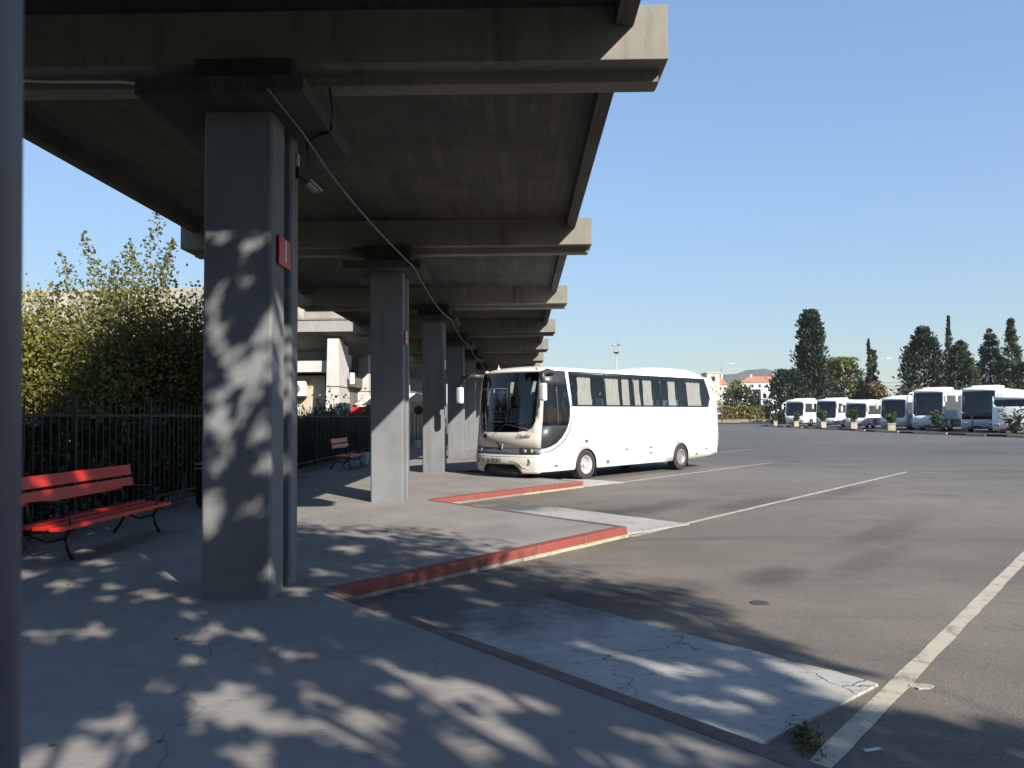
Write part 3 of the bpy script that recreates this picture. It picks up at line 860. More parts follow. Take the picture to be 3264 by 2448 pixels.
for far in (False, True):
    fn = side_fn(far)
    low = [(fr(.3)+.03, .3), (-.52, .3)] + [(-.455, .34)] + arch(.0, .455)[1:-1] + [(.455, .34), (.52, .3), (WB-.52, .31), (WB-.455, .34)] + arch(WB, .455)[1:-1] + [(WB+.455, .34), (WB+.5, .33), (6.55, .37), (6.98, .44)]
    low += [(interp(RS, h), h) for h in (.7, .96, 1.5, 2.0)]
    low += swoosh_o + [(fr(.78), .78), (fr(.5), .5)]
    bp(patch(low, fn, [x for x in (-1.2, -.9, -.5, .5, 1.5, 2.5, 3.5, 4.3, 5.3, 6, 6.6)], HC), 'side_panel', 'bus_white')
    sw = swoosh_o + [(fr(.78), .78), (fr(.91), .91)] + swoosh_i[::-1]
    bp(patch(sw, fn, (), HC), 'swoosh_trim', 'bus_silver')
    dl = [(fr(1.5)+.0, 1.5), (fr(.91), .91)] + swoosh_i[::-1][:-3] + [(-.73, 1.5)]
    dl = [(fr(1.5), 1.5), (fr(.91), .91), (-1.7, .912), (-1.5, .947), (-1.25, 1.032), (-1.02, 1.182), (-.84, 1.372), (-.745, 1.5)]
    bp(patch(dl, fn, (), HC), 'lower_door_panel', 'bus_dark')
    dg = [(fr(1.52), 1.52), (-.74, 1.52), (-.68, 1.78), (-.672, 2.0), (-.74, 2.55), (fr(2.55)+.0, 2.55)]
    bp(patch(dg, fn, (), HC, th=0, back=False, smooth=False), 'driver_window', 'glass_clear')
    dt = [(fr(2.56), 2.56), (-.742, 2.56), (-.785, 2.955), (fr(2.93)+.01, 2.93)]
    bp(patch(dt, fn, (), HC), 'window_header', 'bus_dark')
    bar = [(-1.20, 1.52), (-1.15, 1.52), (-1.15, 2.55), (-1.20, 2.55)]
    bp(patch(bar, lambda s, h, off: fn(s, h, off+.006), (), HC, th=.03), 'window_bar', 'bus_dark')
    bpil = [(-.668, 2.003), (-.565, 2.003), (-.655, 2.957), (-.780, 2.957)]
    bp(patch(bpil, fn, (), HC), 'window_pillar', 'bus_white')
    # passenger panes
    edges = [(-.56, -.645), (.93, .93), (2.31, 2.31), (3.75, 3.75), (5.24, 5.24)]
    rear_edge = [(6.52, 2.003), (6.70, 2.30), (6.58, 2.62), (6.42, 2.957)]
    for j in range(5):
        b0_, t0_ = edges[j]
        if j < 4:
            b1_, t1_ = edges[j+1]; q = [(b0_+.02, 2.003), (b1_-.02, 2.003), (t1_-.02, 2.957), (t0_+.02, 2.957)]
        else:
            q = [(b0_+.02, 2.003)] + rear_edge + [(t0_+.02, 2.957)]
        bp(patch(q, fn, (), HC, th=0, back=False, smooth=False), 'side_window', 'glass_tint')
        if j: bp(patch([(b0_-.02, 2.003), (b0_+.02, 2.003), (b0_+.02, 2.957), (b0_-.02, 2.957)], fn, (), HC, th=.05), 'window_bar', 'bus_black')
    # black surround along the top and bottom of the glazing, inside the panes
    for z0, z1 in ((2.0, 2.05), (2.84, 2.96)):
        q = [(-.55-(z0-2)*.09, z0), (6.5, z0), (6.5, z1), (-.55-(z1-2)*.09, z1)]
        bp(patch(q, lambda s, h, off: fn(s, h, off-.012), (), HC, th=.02), 'window_surround', 'bus_black')
    # rear corner
    rc = [(rear_edge[0][0], 2.003)] + rear_edge + [(interp(RS, 2.957), 2.957)] + [(interp(RS, h), h) for h in (2.5, 2.003)]
    bp(patch(rc[1:], fn, (), HC), 'rear_corner_panel', 'bus_white')
# roof: lofted over the body
def roof_edge(t):  # t 0..1 round the plan
    return t
def roof_fn(a, k):
    """a: 0..1 from near side across to far side; k 0..1 front to rear"""
    ang = a*math.pi
    hh = 2.957+ .155*math.sin(ang)**.55 if 0 < a < 1 else 2.957
    l = inset(2.957) + (W-2*inset(2.957))*(1-math.cos(ang))/2
    return l, hh
mb = MB()
na, nk = 24, 20
ks = [0, .008, .02, .04, .07] + [.1+.8*i/10 for i in range(11)] + [.93, .96, .98, .992, 1]
V = []
for kk in ks:
    row = []
    fall = min(1., math.sin(min(1, kk/.09)*math.pi/2)**.6) * min(1., math.sin(min(1, (1-kk)/.08)*math.pi/2)**.6)
    for i in range(na+1):
        l, hh = roof_fn(i/na, kk)
        h2 = 2.957+(hh-2.957)*fall
        sF, sR = front_s(l, 2.957)+.0, rear_s(l, 2.957)
        V.append((sF+(sR-sF)*kk, l, h2))
mb.add(V, [(j*(na+1)+i, j*(na+1)+i+1, (j+1)*(na+1)+i+1, (j+1)*(na+1)+i) for j in range(len(ks)-1) for i in range(na)], True)
bp(mb, 'roof', 'bus_white')
# air conditioning pod on the rear half of the roof
mb = MB(); V = []
ss = [1.8, 2.3, 3.0, 3.6, 4.0, 4.5, 5.3, 6.0, 6.25, 6.42, 6.5]
zs = [.0, .04, .10, .16, .205, .225, .235, .225, .20, .12, .0]
for s_, z_ in zip(ss, zs):
    for i in range(17):
        a = i/16; w0 = .16
        l = w0+(W-2*w0)*a
        e_ = 1-abs(2*a-1)**5
        V.append((s_, l, 3.02+.07*math.sin(math.pi*a)+z_*e_))
mb.add(V, [(j*17+i, j*17+i+1, (j+1)*17+i+1, (j+1)*17+i) for j in range(len(ss)-1) for i in range(16)], True)
bp(mb, 'roof_unit', 'bus_white')
# front
hl = .95
wsq = [(.16, 1.62), (.22, 1.46), (.36, 1.36), (.6, 1.335), (W-.6, 1.335), (W-.36, 1.36), (W-.22, 1.46), (W-.16, 1.62), (W-.13, 2.2), (W-.14, 2.90), (.14, 2.90), (.13, 2.2)]
bp(patch(wsq, front_fn, LC, HC, th=0, back=False), 'windscreen', 'glass_clear')
# black border behind the glass
def border(fnn, q, d):
    return patch(q, lambda u, v, off: fnn(u, v, off-d), LC, HC, th=.006)
bp(border(front_fn, [(.19, 1.60), (.26, 1.46), (.4, 1.37), (.6, 1.345), (W-.6, 1.345), (W-.4, 1.37), (W-.26, 1.46), (W-.19, 1.60), (W-.24, 1.58), (.24, 1.58)], .014), 'screen_border', 'bus_black')
bp(border(front_fn, [(.15, 2.66), (W-.15, 2.66), (W-.15, 2.89), (.15, 2.89)], .014), 'screen_header', 'bus_black')
left = [(0.0, .93), (W, .93), (W, 2.957), (W-.14, 2.905)] + [(W-.13, 2.2), (W-.16, 1.62), (W-.22, 1.46), (W-.36, 1.36), (W-.6, 1.332)] + [(.6, 1.332), (.36, 1.36), (.22, 1.46), (.16, 1.62), (.13, 2.2), (.14, 2.905), (0, 2.957)]
bp(patch(left, front_fn, LC, HC), 'front_panel', 'bus_cream_dim')
bp(patch([(.14, 2.907), (W-.14, 2.907), (W, 2.957), (0, 2.957)], front_fn, LC, HC), 'front_brow', 'bus_cream_dim')
bp(patch([(0, .755), (W, .755), (W, .928), (0, .928)], lambda u, v, o_: front_fn(u, v, o_-.012), LC, HC), 'light_strip', 'bus_grey_band')
for a, b in ((.08, .52), (W-.52, W-.08)):
    o = bp(patch([(a+.03, .79), (b-.03, .775), (b, .915), (a, .915)], lambda u, v, o_: front_fn(u, v, o_+.004), [a+.1, a+.2, a+.3, a+.4], (), th=.015), 'headlight', 'bus_dark')
    for c, r in ((a+.13, .052), (a+.30, .045)):
        mb = MB().lathe([(0, -.035), (r*.55, -.03), (r, -.008), (r*1.12, .0), (r*1.12, .02), (0, .02)], axis='x', n=14)
        q = bp(mb, 'lamp', 'lamp_lens', o); q.location = (front_s(c, .85)+.002, c, .85)
lowf = [(0, .3), (.06, .27), (.46, .26), (.56, .42), (.68, .50), (W-.68, .50), (W-.56, .42), (W-.46, .26), (W-.06, .27), (W, .3), (W, .75), (0, .75)]
bp(patch(lowf, lambda u, v, o_: front_fn(u, v, o_+.012), LC, HC), 'bumper', 'bus_cream_dim')
bp(patch([(.45, .24), (W-.45, .24), (W-.45, .52), (.45, .52)], lambda u, v, o_: front_fn(u, v, o_-.06), LC, HC), 'lower_grille', 'bus_black')
mb = MB().tube([front_fn(l, .285, -.03) for l in [.47+(W-.94)*i/12 for i in range(13)]], .016, 6); bp(mb, 'grille_bar', 'bus_dark')
crease = [(.28, .40), (.42, .43), (.52, .53), (.62, .575), (.8, .58)]
for mir in (False, True):
    pts = [front_fn(W-l if mir else l, h, .016) for l, h in crease]
    bp(MB().tube(pts, .009, 6), 'bumper_moulding', 'bus_cream_dim')
mb = MB().tube([front_fn(.05+(W-.1)*i/16, .70, .010) for i in range(17)], .006, 5); bp(mb, 'bumper_groove', 'seam')
for c in (.27, W-.27):
    mb = MB().lathe([(0, -.012), (.05, -.01), (.075, -.016), (.082, -.01), (.082, .03), (0, .03)], axis='x', n=18)
    o = bp(mb, 'fog_lamp', 'lamp_lens'); o.location = (front_s(c, .57)-.012, c, .57)
pl = bp(MB().box(-.012, .004, -.265, .265, -.062, .062, .003), 'number_plate', 'bus_black'); pl.location = (front_s(W/2+.18, .585)-.022, 1.375, .585); pl.rotation_euler = (0, 0, R_(-2))
pi = bp(MB().box(-.015, -.010, -.245, .245, -.048, .048), 'plate_face', 'paper', pl)
def text(body, size, parent, loc, rot, mat, name='lettering', shear=0., ext=.0015, ax='CENTER'):
    fc = bpy.data.curves.new(name, 'FONT'); fc.body = body; fc.size = size; fc.extrude = ext; fc.shear = shear
    fc.align_x = ax; fc.align_y = 'CENTER'; fc.materials.append(M[mat])
    o = text_mesh(fc, name, parent); o.location = loc; o.rotation_euler = rot
    return o
text('BK OD 054', .095, pl, (-.018, 0, 0), (R_(90), 0, R_(-90)), 'bus_black')
ytilt = math.atan((interp(FS, 1.34)-interp(FS, .92))/.42)
text('Opalin', .15, bus, (front_s(.44, 1.235)-.022, .44, 1.235), (R_(90), 0, R_(-72)), 'bus_dark', shear=.35)
for l in (1.80, 1.90):
    mb = MB(); th_ = [2*math.pi*i/16 for i in range(17)]
    mb.tube([front_fn(l+.028*math.cos(t), 1.235+.055*math.sin(t), .006) for t in th_], .012, 6, False)
    bp(mb, 'badge', 'bus_black')
em = [(0, .0), (.04, .045), (.09, .05), (.14, .01), (.17, -.03), (.22, -.03), (.26, .0), (.27, -.06), (.23, -.11), (.15, -.11), (.13, -.05), (.09, .005), (.05, .01)]
bp(patch([(1.24+.14-x, 1.02+z) for x, z in em], lambda u, v, o_: front_fn(u, v, o_+.008), (), (), th=.008, smooth=False), 'emblem', 'bus_dark')
for q, z in ((1.10, .0), (1.105, -.05), (1.10, -.09)):
    bp(patch([(q-.02, .985+z), (q+.025, .985+z), (q+.025, 1.03+z), (q-.02, 1.03+z)], lambda u, v, o_: front_fn(u, v, o_+.010), (), (), th=.006), 'emblem_shield', 'chrome')
# rear wall
bp(patch([(0, .45), (W, .45), (W, 2.957), (0, 2.957)], rear_fn, LC, HC), 'rear_panel', 'bus_white')
# under-body, floor, inside
bp(MB().box(-1.75, 6.85, .12, W-.12, .34, .42), 'chassis', 'bus_black')
bp(MB().box(-1.45, 6.85, .05, W-.05, .95, 1.05), 'floor', 'bus_inside')
bp(MB().box(-1.75, -1.1, .12, W-.12, .95, 1.30, .03), 'dashboard', 'bus_black')
bp(MB().box(-1.30, 6.7, .12, .42, 2.86, 2.95), 'luggage_rack', 'bus_inside')
bp(MB().box(-1.30, 6.7, W-.42, W-.12, 2.86, 2.95), 'luggage_rack', 'bus_inside')
st = MB().box(-.22, .22, -.42, .42, 0, .14, .03); st.box(.14, .26, -.42, .42, .1, .8, .03); st.box(.15, .25, -.36, -.06, .78, .98, .03); st.box(.15, .25, .06, .36, .78, .98, .03)
seat0 = None
for s_ in [.1+.78*i for i in range(8)]:
    for l in (.58, W-.58):
        if seat0 is None: seat0 = st.build('seat', 'seat_fabric', bus); q = seat0
        else: q = seat0.copy(); COL.objects.link(q)
        q.location = (s_, l, 1.25)
q = seat0.copy(); COL.objects.link(q); q.location = (-.75, .62, 1.22); q.scale = (1, .7, .95)
mb = MB().tube([(-1.12+.02*math.cos(t)*0+.10*math.sin(t)*.5, .62+.22*math.cos(t), 1.48+.20*math.sin(t)) for t in [2*math.pi*i/20 for i in range(21)]], .016, 6, False)
bp(mb, 'steering_wheel', 'bus_black')
bp(MB().box(-1.72, -1.70, 1.40, 1.95, 1.60, 1.90), 'destination_board', 'paper')
for z in (1.83, 1.76, 1.67): bp(MB().box(-1.726, -1.7205, 1.46, 1.90-(z*7 % .2), z-.018, z+.018), 'board_text', 'bus_dark')
bp(MB().box(-1.45, -1.2, .3, .62, 1.31, 1.38, .02), 'folded_vest', 'yellow_vest')
bp(MB().box(-.62, -.5, .4, .9, 1.62, 1.80, .04), 'red_cushion', 'cloth_red')
# curtains
def curtain(s0, s1, gather, far):
    mb = MB(); n = 22
    def f(u, v):
        t = u/n; z = 2.03+.83*v/6
        sq = gather*math.sin(math.pi*min(1, (6-v)/6*1.3))
        sm = (s0+s1)/2; s = s0+(s1-s0)*t; s = sm+(s-sm)*(1-sq)
        l = inset(z)+.07+.018*math.sin(t*2*math.pi*3.5)+.006*math.sin(t*31+v)
        return (s, W-l if far else l, z)
    mb.grid(f, list(range(n+1)), list(range(7)))
    bp(mb, 'curtain', 'curtain', fix=False)
for s0, s1, g in ((-.24, .37, .08), (1.03, 1.66, .05), (1.82, 2.17, 0), (2.35, 2.72, .15), (2.88, 3.36, .06), (4.25, 4.68, .08), (5.32, 6.2, .05)):
    curtain(s0, s1, g, False)
for s0, s1, g in ((-.3, .2, .1), (1.2, 1.7, .05), (3.0, 3.5, .08)): curtain(s0, s1, g, True)
# wheels
def wheel(s, far, parent, R=.415, bolts=True, hub='rim_steel', cover=False):
    e = bpy.data.objects.new('wheel', None); COL.objects.link(e); e.parent = parent
    sg = -1 if not far else 1
    e.location = (s, .16 if not far else W-.16, R); e.empty_display_size = .1
    t = MB().lathe([(.25, .14), (.30, .155), (R-.05, .155), (R-.012, .135), (R, .10), (R, -.10), (R-.012, -.135), (R-.05, -.15), (.25, -.14)], axis='y', n=40, cap=False)
    o = bp(t, 'tyre', 'tyre', e)
    rp = [(.0, .05), (.09, .05), (.10, .03), (.17, .045), (.20, .10), (.235, .14), (.25, .145), (.25, -.1), (0, -.1)] if not cover else [(0, .10), (.12, .10), (.17, .12), (.21, .15), (.25, .150), (.25, -.1), (0, -.1)]
    r = MB().lathe([(a, b*1) for a, b in rp], axis='y', n=32)
    o2 = bp(r, 'rim', 'chrome' if bolts else hub, e)
    if bolts:
        b = MB()
        for i in range(8):
            a = 2*math.pi*i/8; b.lathe([(0, .11), (.016, .11), (.018, .04), (0, .04)], (.135*math.cos(a), 0, .135*math.sin(a)), 'y', 8)
        b.lathe([(0, .115), (.06, .115), (.07, .04), (0, .04)], (0, 0, 0), 'y', 16)
        bp(b, 'wheel_nuts', 'chrome', e)
    if sg < 0: e.rotation_euler = (0, 0, math.pi)
    return e
wheel(0, False, bus); wheel(0, True, bus); wheel(WB, False, bus, bolts=False, cover=True); wheel(WB, True, bus, bolts=False, cover=True)
for far in (False, True):
    for c in (0, WB):
        # wheel well liner and mud flap
        mb = MB(); fnl = side_fn(far); n = 14
        pa = arch(c, .455)
        V = [fnl(s, h, -.004) for s, h in pa]+[fnl(s, h, -.5) for s, h in pa]
        mb.add(V, [(i, i+1, len(pa)+i+1, len(pa)+i) for i in range(len(pa)-1)], True)
        mb.add([fnl(s, h, -.5) for s, h in pa], [tuple(range(len(pa)))])
        bp(mb, 'wheel_well', 'bus_black')
        mb = MB(); x = c+.46; l0_, l1_ = (.05, .4) if not far else (W-.4, W-.05)
        mb.box(x, x+.012, l0_, l1_, .10, .5); bp(mb, 'mud_flap', 'black_rubber')
# mirrors
def mirror(base, elbow, tipp, hw, label):
    e = bpy.data.objects.new('mirror', None); COL.objects.link(e); e.parent = bus; e.location = tipp
    tp = Vector(tipp)
    loc = lambda p: tuple(Vector(p)-tp)
    bp(MB().tube([loc(base), loc(((base[0]+elbow[0])/2, (base[1]+elbow[1])/2, (base[2]+elbow[2])/2+.04)), loc(elbow), (0, 0, .08)], [.07, .075, .07, .05], 10), 'mirror_arm', 'bus_dark', e)
    mb = MB().box(-.07, .07, -hw, hw, -.36, .10, .05); bp(mb, 'mirror_housing', 'bus_white', e)
    mb = MB().box(.065, .076, -hw+.03, hw-.03, -.32, .06); bp(mb, 'mirror_face', 'lamp_lens', e)
mirror((-1.30, .06, 2.90), (-1.88, -.10, 2.86), (-1.93, -.16, 2.50), .095, '')
mirror((-1.85, W-.22, 2.86), (-2.22, W+.22, 2.82), (-2.24, W+.30, 2.48), .095, '')
# side details on the visible flank
def sd(s, h, a, b, mat, name):
    mb = MB().box(s-a, s+a, inset(h)-.012, inset(h)+.01, h-b, h+b, .003); bp(mb, name, mat)
for s_, h_ in ((1.86, .76), (3.1, .78), (3.1, .62), (-1.26, .45), (5.72, .48), (6.33, .63)): sd(s_, h_, .065 if h_ > .5 else .07, .03, 'seam', 'vent')
sd(.96, .45, .07, .05, 'seam', 'filler_flap'); sd(0.0, 1.06, .075, .04, 'seam', 'repeater'); sd(.97, .61, .04, .03, 'bus_silver', 'flap_handle'); sd(1.88, .6, .02, .03, 'bus_silver', 'flap_handle')
for s_ in (1.35, 2.15, 2.9, 3.7, 5.55):
    bp(MB().box(s_-.003, s_+.003, inset(.5)-.002, inset(.5)+.01, .34, .72), 'hatch_seam', 'bus_silver')
bp(MB().box(-.55, 6.4, -.0015, .01, 1.117, 1.121), 'waist_seam', 'bus_silver')
text('ANTOBAR', .10, bus, (-1.13, .0, .735), (R_(90), 0, 0), 'faint_lettering', ax='CENTER')
text('ANTOBAR', .05, bus, (-1.1, .0, .645), (R_(90), 0, 0), 'faint_lettering', ax='CENTER')
wi = MB().tube([front_fn(W/2+.1, 1.37, .03), front_fn(W/2-.2, 1.55, .045), front_fn(W/2-.9, 1.40, .03)], .012, 6)
wi.tube([front_fn(W/2+.3, 1.50, .03), front_fn(W/2-.75, 1.56, .03)], .010, 6)
bp(wi, 'wiper', 'bus_dark')
wi = MB().tube([front_fn(W/2+.75, 1.39, .03), front_fn(W/2+.45, 1.62, .045), front_fn(W/2-.05, 1.60, .03)], .010, 6); bp(wi, 'wiper', 'bus_dark')
mk = bp(MB().lathe([(.05, 0), (.04, .05), (.012, .06), (.006, .14), (0, .14)], n=10), 'roof_marker', 'ac_white'); mk.location = (-1.55, W-.55, 3.04)
for l in (.22, W-.22):
    o = bp(MB().box(-.05, .05, -.04, .04, 0, .05, .015), 'marker_lamp', 'lamp_metal'); o.location = (front_s(l, 2.95)+.06, l, 2.965)

# ================================================================== PARKED COACHES
def far_coach(loc, w, h, L, label, ws=(.38, .93), tall=.0, roof='bus_white', screen='glass_clear', pod=True, side_h=None, mirrors=True, dark_front=False, nose=.25, band=True):
    """same axes as the white coach: s backwards, l leftwards from our side"""
    e = empty('parked_coach', (loc[0], loc[1], -K), math.atan2(U.y, U.x), label, 'coach', 'coaches parked in a row across the yard')
    ins = lambda z: .02+.07*max(0, (z/h-.55)/.45)
    fs = lambda l, z: -nose*(1-abs((l-w/2)/(w/2))**2.6)+max(0, (z/h-.45))*.5
    def ff(l, z, off): return (fs(l, z)-off, l, z)
    def bpx(mb, name, mat): 
        o = mb.build(name, mat, e); fixn(o); return o
    lc = [w*i/10 for i in range(1, 10)]; hc = [h*.3, h*.5, h*.7, h*.85]
    w0, w1 = ws[0]*h, ws[1]*h
    pa = [(.02, .32), (w-.02, .32), (w-.02, h), (w-.16, w1), (w-.13, w0+.25), (w-.3, w0), (.3, w0), (.13, w0+.25), (.16, w1), (.02, h)]
    bpx(patch(pa, ff, lc, hc, th=.03), 'front_panel', 'bus_white')
    bpx(patch([(.16, w1), (w-.16, w1), (w-.02, h), (.02, h)], ff, lc, hc, th=.03), 'front_brow', roof)
    bpx(patch([(.3, w0), (w-.3, w0), (w-.13, w0+.25), (w-.16, w1), (.16, w1), (.13, w0+.25)], ff, lc, hc, th=0, back=False), 'windscreen', screen)
    bpx(patch([(.18, w1-.16*h/3.5), (w-.18, w1-.16*h/3.5), (w-.18, w1-.02), (.18, w1-.02)], lambda a, b, o_: ff(a, b, o_-.03), lc, hc, th=.01), 'screen_header', 'bus_dark')
    if dark_front:
        bpx(patch([(.1, w0-.5), (w-.1, w0-.5), (w-.12, w0+.05), (.12, w0+.05)], lambda a, b, o_: ff(a, b, o_+.01), lc, hc, th=.02), 'front_mask', 'bus_black')
    # sides with a glazed band
    for far in (False, True):
        sfn = (lambda s, z, off: (s, ins(z)-off, z)) if not far else (lambda s, z, off: (s, w-ins(z)+off, z))
        g0, g1 = (side_h or (.52*h, .86*h))
        f0 = lambda z: fs(0, z)
        bpx(patch([(f0(.35), .35), (1.8, .35), (1.85, .8), (2.2, 1.05), (2.7, 1.05), (3.05, .8), (3.1, .35), (L-3.2, .35), (L-3.15, .8), (L-2.8, 1.05), (L-2.4, 1.05), (L-2.05, .8), (L-2, .35), (L, .35), (L, g0), (f0(g0), g0)], sfn, (), hc, th=.03), 'side_panel', 'bus_white')
        bpx(patch([(f0(g1), g1), (L, g1), (L, h), (f0(h), h)], sfn, (), hc, th=.03), 'cant_panel', roof)
        nw = 6
        for j in range(nw):
            a, b = .55+(L-1.0)*j/nw, .55+(L-1.0)*(j+1)/nw-.05
            bpx(patch([(a, g0), (b, g0), (b, g1), (a, g1)], sfn, (), hc, th=0, back=False, smooth=False), 'side_window', 'glass_dark')
            bpx(patch([(b, g0), (b+.05, g0), (b+.05, g1), (b, g1)], sfn, (), hc, th=.03), 'window_bar', 'bus_black')
        bpx(patch([(f0(g0), g0), (.55, g0), (.55, g1), (f0(g1), g1)], sfn, (), hc, th=.03), 'front_pillar', 'bus_white')
        bpx(patch([(L-.45-.05, g0), (L, g0), (L, g1), (L-.5, g1)], sfn, (), hc, th=.03), 'rear_pillar', 'bus_white')
    mb = MB(); V = []
    for s_, fall in ((0, 0), (.15, .7), (.5, 1), (L-.4, 1), (L-.1, .6), (L, 0)):
        for i in range(13):
            a = i/12; l = .09+(w-.18)*a
            V.append((fs(l, h)*(1-s_/L)+s_, l, h+.14*math.sin(math.pi*a)**.6*fall if 0 < a < 1 else h))
    mb.add(V, [(j*13+i, j*13+i+1, (j+1)*13+i+1, (j+1)*13+i) for j in range(5) for i in range(12)], True)
    bpx(mb, 'roof', roof)
    if pod: bpx(MB().box(2.2, 4.9, .35, w-.35, h+.08, h+.30, .09), 'roof_unit', 'bus_white')
    bpx(MB().box(.05, L-.05, .08, w-.08, .35, .45), 'floor', 'bus_black')
    bpx(MB().box(1.2, 1.3, .1, w-.1, .45, h*.9), 'bulkhead', 'sky_reflection_blue')
    bpx(MB().box(1.3, L-.3, w/2-.05, w/2+.05, .45, h*.93), 'see_through_blocker', 'bus_inside')  # added dark board, stops daylight showing through the side windows
    bpx(MB().box(L-.05, L, .06, w-.06, .35, h), 'rear_panel', 'bus_white')
    bpx(MB().box(.15, 1.0, .15, w-.15, .9, w0+.06), 'dashboard', 'bus_black')
    for a, b in ((.14, .55), (w-.55, w-.14)):
        bpx(patch([(a, .72), (b, .72), (b, .92), (a, .92)], lambda u, v, o_: ff(u, v, o_+.012), (a+.1, a+.2, a+.3), (), th=.02), 'headlight', 'lamp_lens')
    bpx(patch([(w/2-.3, .48), (w/2+.3, .48), (w/2+.3, .6), (w/2-.3, .6)], lambda u, v, o_: ff(u, v, o_+.02), (), (), th=.02), 'number_plate', 'bus_dark')
    bpx(patch([(.5, .36), (w-.5, .36), (w-.6, .46), (.6, .46)], lambda u, v, o_: ff(u, v, o_+.015), lc, (), th=.02), 'lower_grille', 'bus_black')
    for s_ in (2.45, L-2.6):
        for l in (.18, w-.18):
            o = bpx(MB().lathe([(.25, .14), (.47, .14), (.5, .1), (.5, -.1), (.47, -.14), (.25, -.14)], axis='y', n=20, cap=False), 'wheel', 'tyre'); o.location = (s_, l, .5)
            q = MB().lathe([(0, .08), (.2, .1), (.26, .13), (.26, -.13), (0, -.08)], axis='y', n=16).build('rim', 'rim_steel', o)
    if mirrors:
        for l, d in ((-.22, -1), (w+.22, 1)):
            o = bpx(MB().box(-.12, .12, -.12, .12, -.36, .30, .07), 'mirror', 'bus_white'); o.location = (-.35, l, w1-.55)
            q = MB().tube([(0, 0, .2), (.05, -d*.15, .52), (.4, -d*.34, .62)], [.05, .05, .06], 8).build('mirror_arm', 'bus_white', o)
    return e
def fpos(px, py, Y, w):
    """ground point of the near-side front corner seen at px (right edge of the front)"""
    p = at(px, py, Y); return (p.x, p.y)
far_coach(fpos(1737, 905, 108, 2.7), 2.75, 3.75, 10.5, 'leftmost parked coach of the row with a rounded dark windscreen', ws=(.40, .90))
far_coach(fpos(1808, 905, 97, 2.7), 2.7, 3.55, 11, 'parked coach behind the third planter with long white mirrors', ws=(.34, .93))
far_coach(fpos(1873, 905, 88, 2.5), 2.5, 3.1, 9, 'low midi coach with dark windscreen behind the fourth planter', ws=(.40, .92))
yc = far_coach(fpos(1959, 905, 79, 2.6), 2.6, 3.35, 11, 'parked coach with a white board low in its windscreen and a yellow roof end', ws=(.38, .93), roof='bus_white')
MB().box(5.5, 11.0, .3, 2.3, 3.47, 3.62, .05).build('roof_panel', 'bus_yellow', yc)
MB().box(.06, .09, 1.45, 2.25, 1.45, 1.75).build('route_board', 'paper', yc)
far_coach(fpos(2040, 905, 72, 2.8), 2.8, 3.95, 12, 'tall parked coach with greyish sunshade band behind a dark bush', ws=(.38, .93))
far_coach(fpos(2154, 905, 65, 2.75), 2.75, 3.85, 12, 'tallest parked coach with black mask under its wide windscreen', ws=(.43, .93), dark_front=True)
far_coach(fpos(2230, 905, 57, 2.6), 2.6, 3.0, 9, 'cream backed coach cut off by the right edge of the picture', ws=(.72, .90), pod=False, mirrors=False)

# planters
def planter(px, Y, sz, hh, label, box=True, pm='leaf_plant', spread=.5):
    sz *= .66
    p = at(px, 915, Y)
    e = empty('potted_shrub', (p.x, p.y, .02), R_(random.Random(px).uniform(-20, 20)), label, 'planter', 'potted shrubs on the island')
    if box:
        mb = MB(); mb.prism([(-sz/2, -sz/2), (sz/2, -sz/2), (sz/2, sz/2), (-sz/2, sz/2)], 0, .62)
        mb.box(-sz/2-.04, sz/2+.04, -sz/2-.04, sz/2+.04, .56, .66)
        mb.build('planter_box', 'planter_box', e)
        MB().box(-sz/2+.05, sz/2-.05, -sz/2+.05, sz/2-.05, .64, .67).build('soil', 'soil', e)
    z0 = .62 if box else 0
    rg = np.random.default_rng(px); n = 420
    stem = MB()
    pts, outs = [], []
    for k_ in range(9):
        a = rg.uniform(0, 6.28); r = spread*rg.uniform(.3, 1); h_ = hh*rg.uniform(.6, 1)
        tipv = np.array([r*math.cos(a), r*math.sin(a), z0+h_])
        stem.tube([(0, 0, z0), tuple(tipv*np.array([.5, .5, .55])+np.array([0, 0, z0*.45])), tuple(tipv)], [.02, .015, .006], 5)
        for t in rg.uniform(.25, 1, n//9):
            q = np.array([0, 0, z0])*(1-t)+tipv*t+rg.normal(size=3)*.12; pts.append(q); outs.append((q[0], q[1], .3))
    stem.build('stem', 'bark', e)
    link_mesh('foliage', leaf_mesh('foliage', pts, .26, .4, out=np.array(outs)/.4), pm, e)
planter(1675, 109, .75, .9, 'small potted shrub at the far end of the island')
planter(1719, 99, .85, 1.25, 'potted shrub in front of the leftmost parked coach')
planter(1777, 89, .9, 1.6, 'potted shrub in front of the coach with long mirrors')
planter(1843, 81, .95, 1.7, 'bushy potted palm in a yellowish box before the midi coach', spread=.65)
planter(1925, 71, .95, .9, 'potted shrub in a box standing on a pale slab', spread=.5)
planter(2026, 64, .9, 1.9, 'dark boxless bush in front of the tall coach', box=False, pm='leaf_oleander', spread=.75)
planter(2195, 54, .9, 1.9, 'dark green bush before the cream coach at the right edge', box=False, pm='leaf_oleander', spread=.9)
for px in (1735, 1762+20, 1990, 2014, 2100):
    p = at(px, 915, 66+(2100-px)*.1)
    o = MB().tube([(0, 0, 0), (0, 0, 1.35)], .035, 8).build('bollard', 'iron'); o.location = (p.x, p.y, .02)
    tag(o, {1735: 'thin dark bollard right of the second planter', 1782: 'thin dark bollard right of the third planter', 1990: 'thin dark bollard before the left half of the tall coach',
            2014: 'thin dark bollard close beside the dark boxless bush', 2100: 'thin dark bollard before the coach with the black mask'}[px], 'bollard', 'thin bollards on the island')

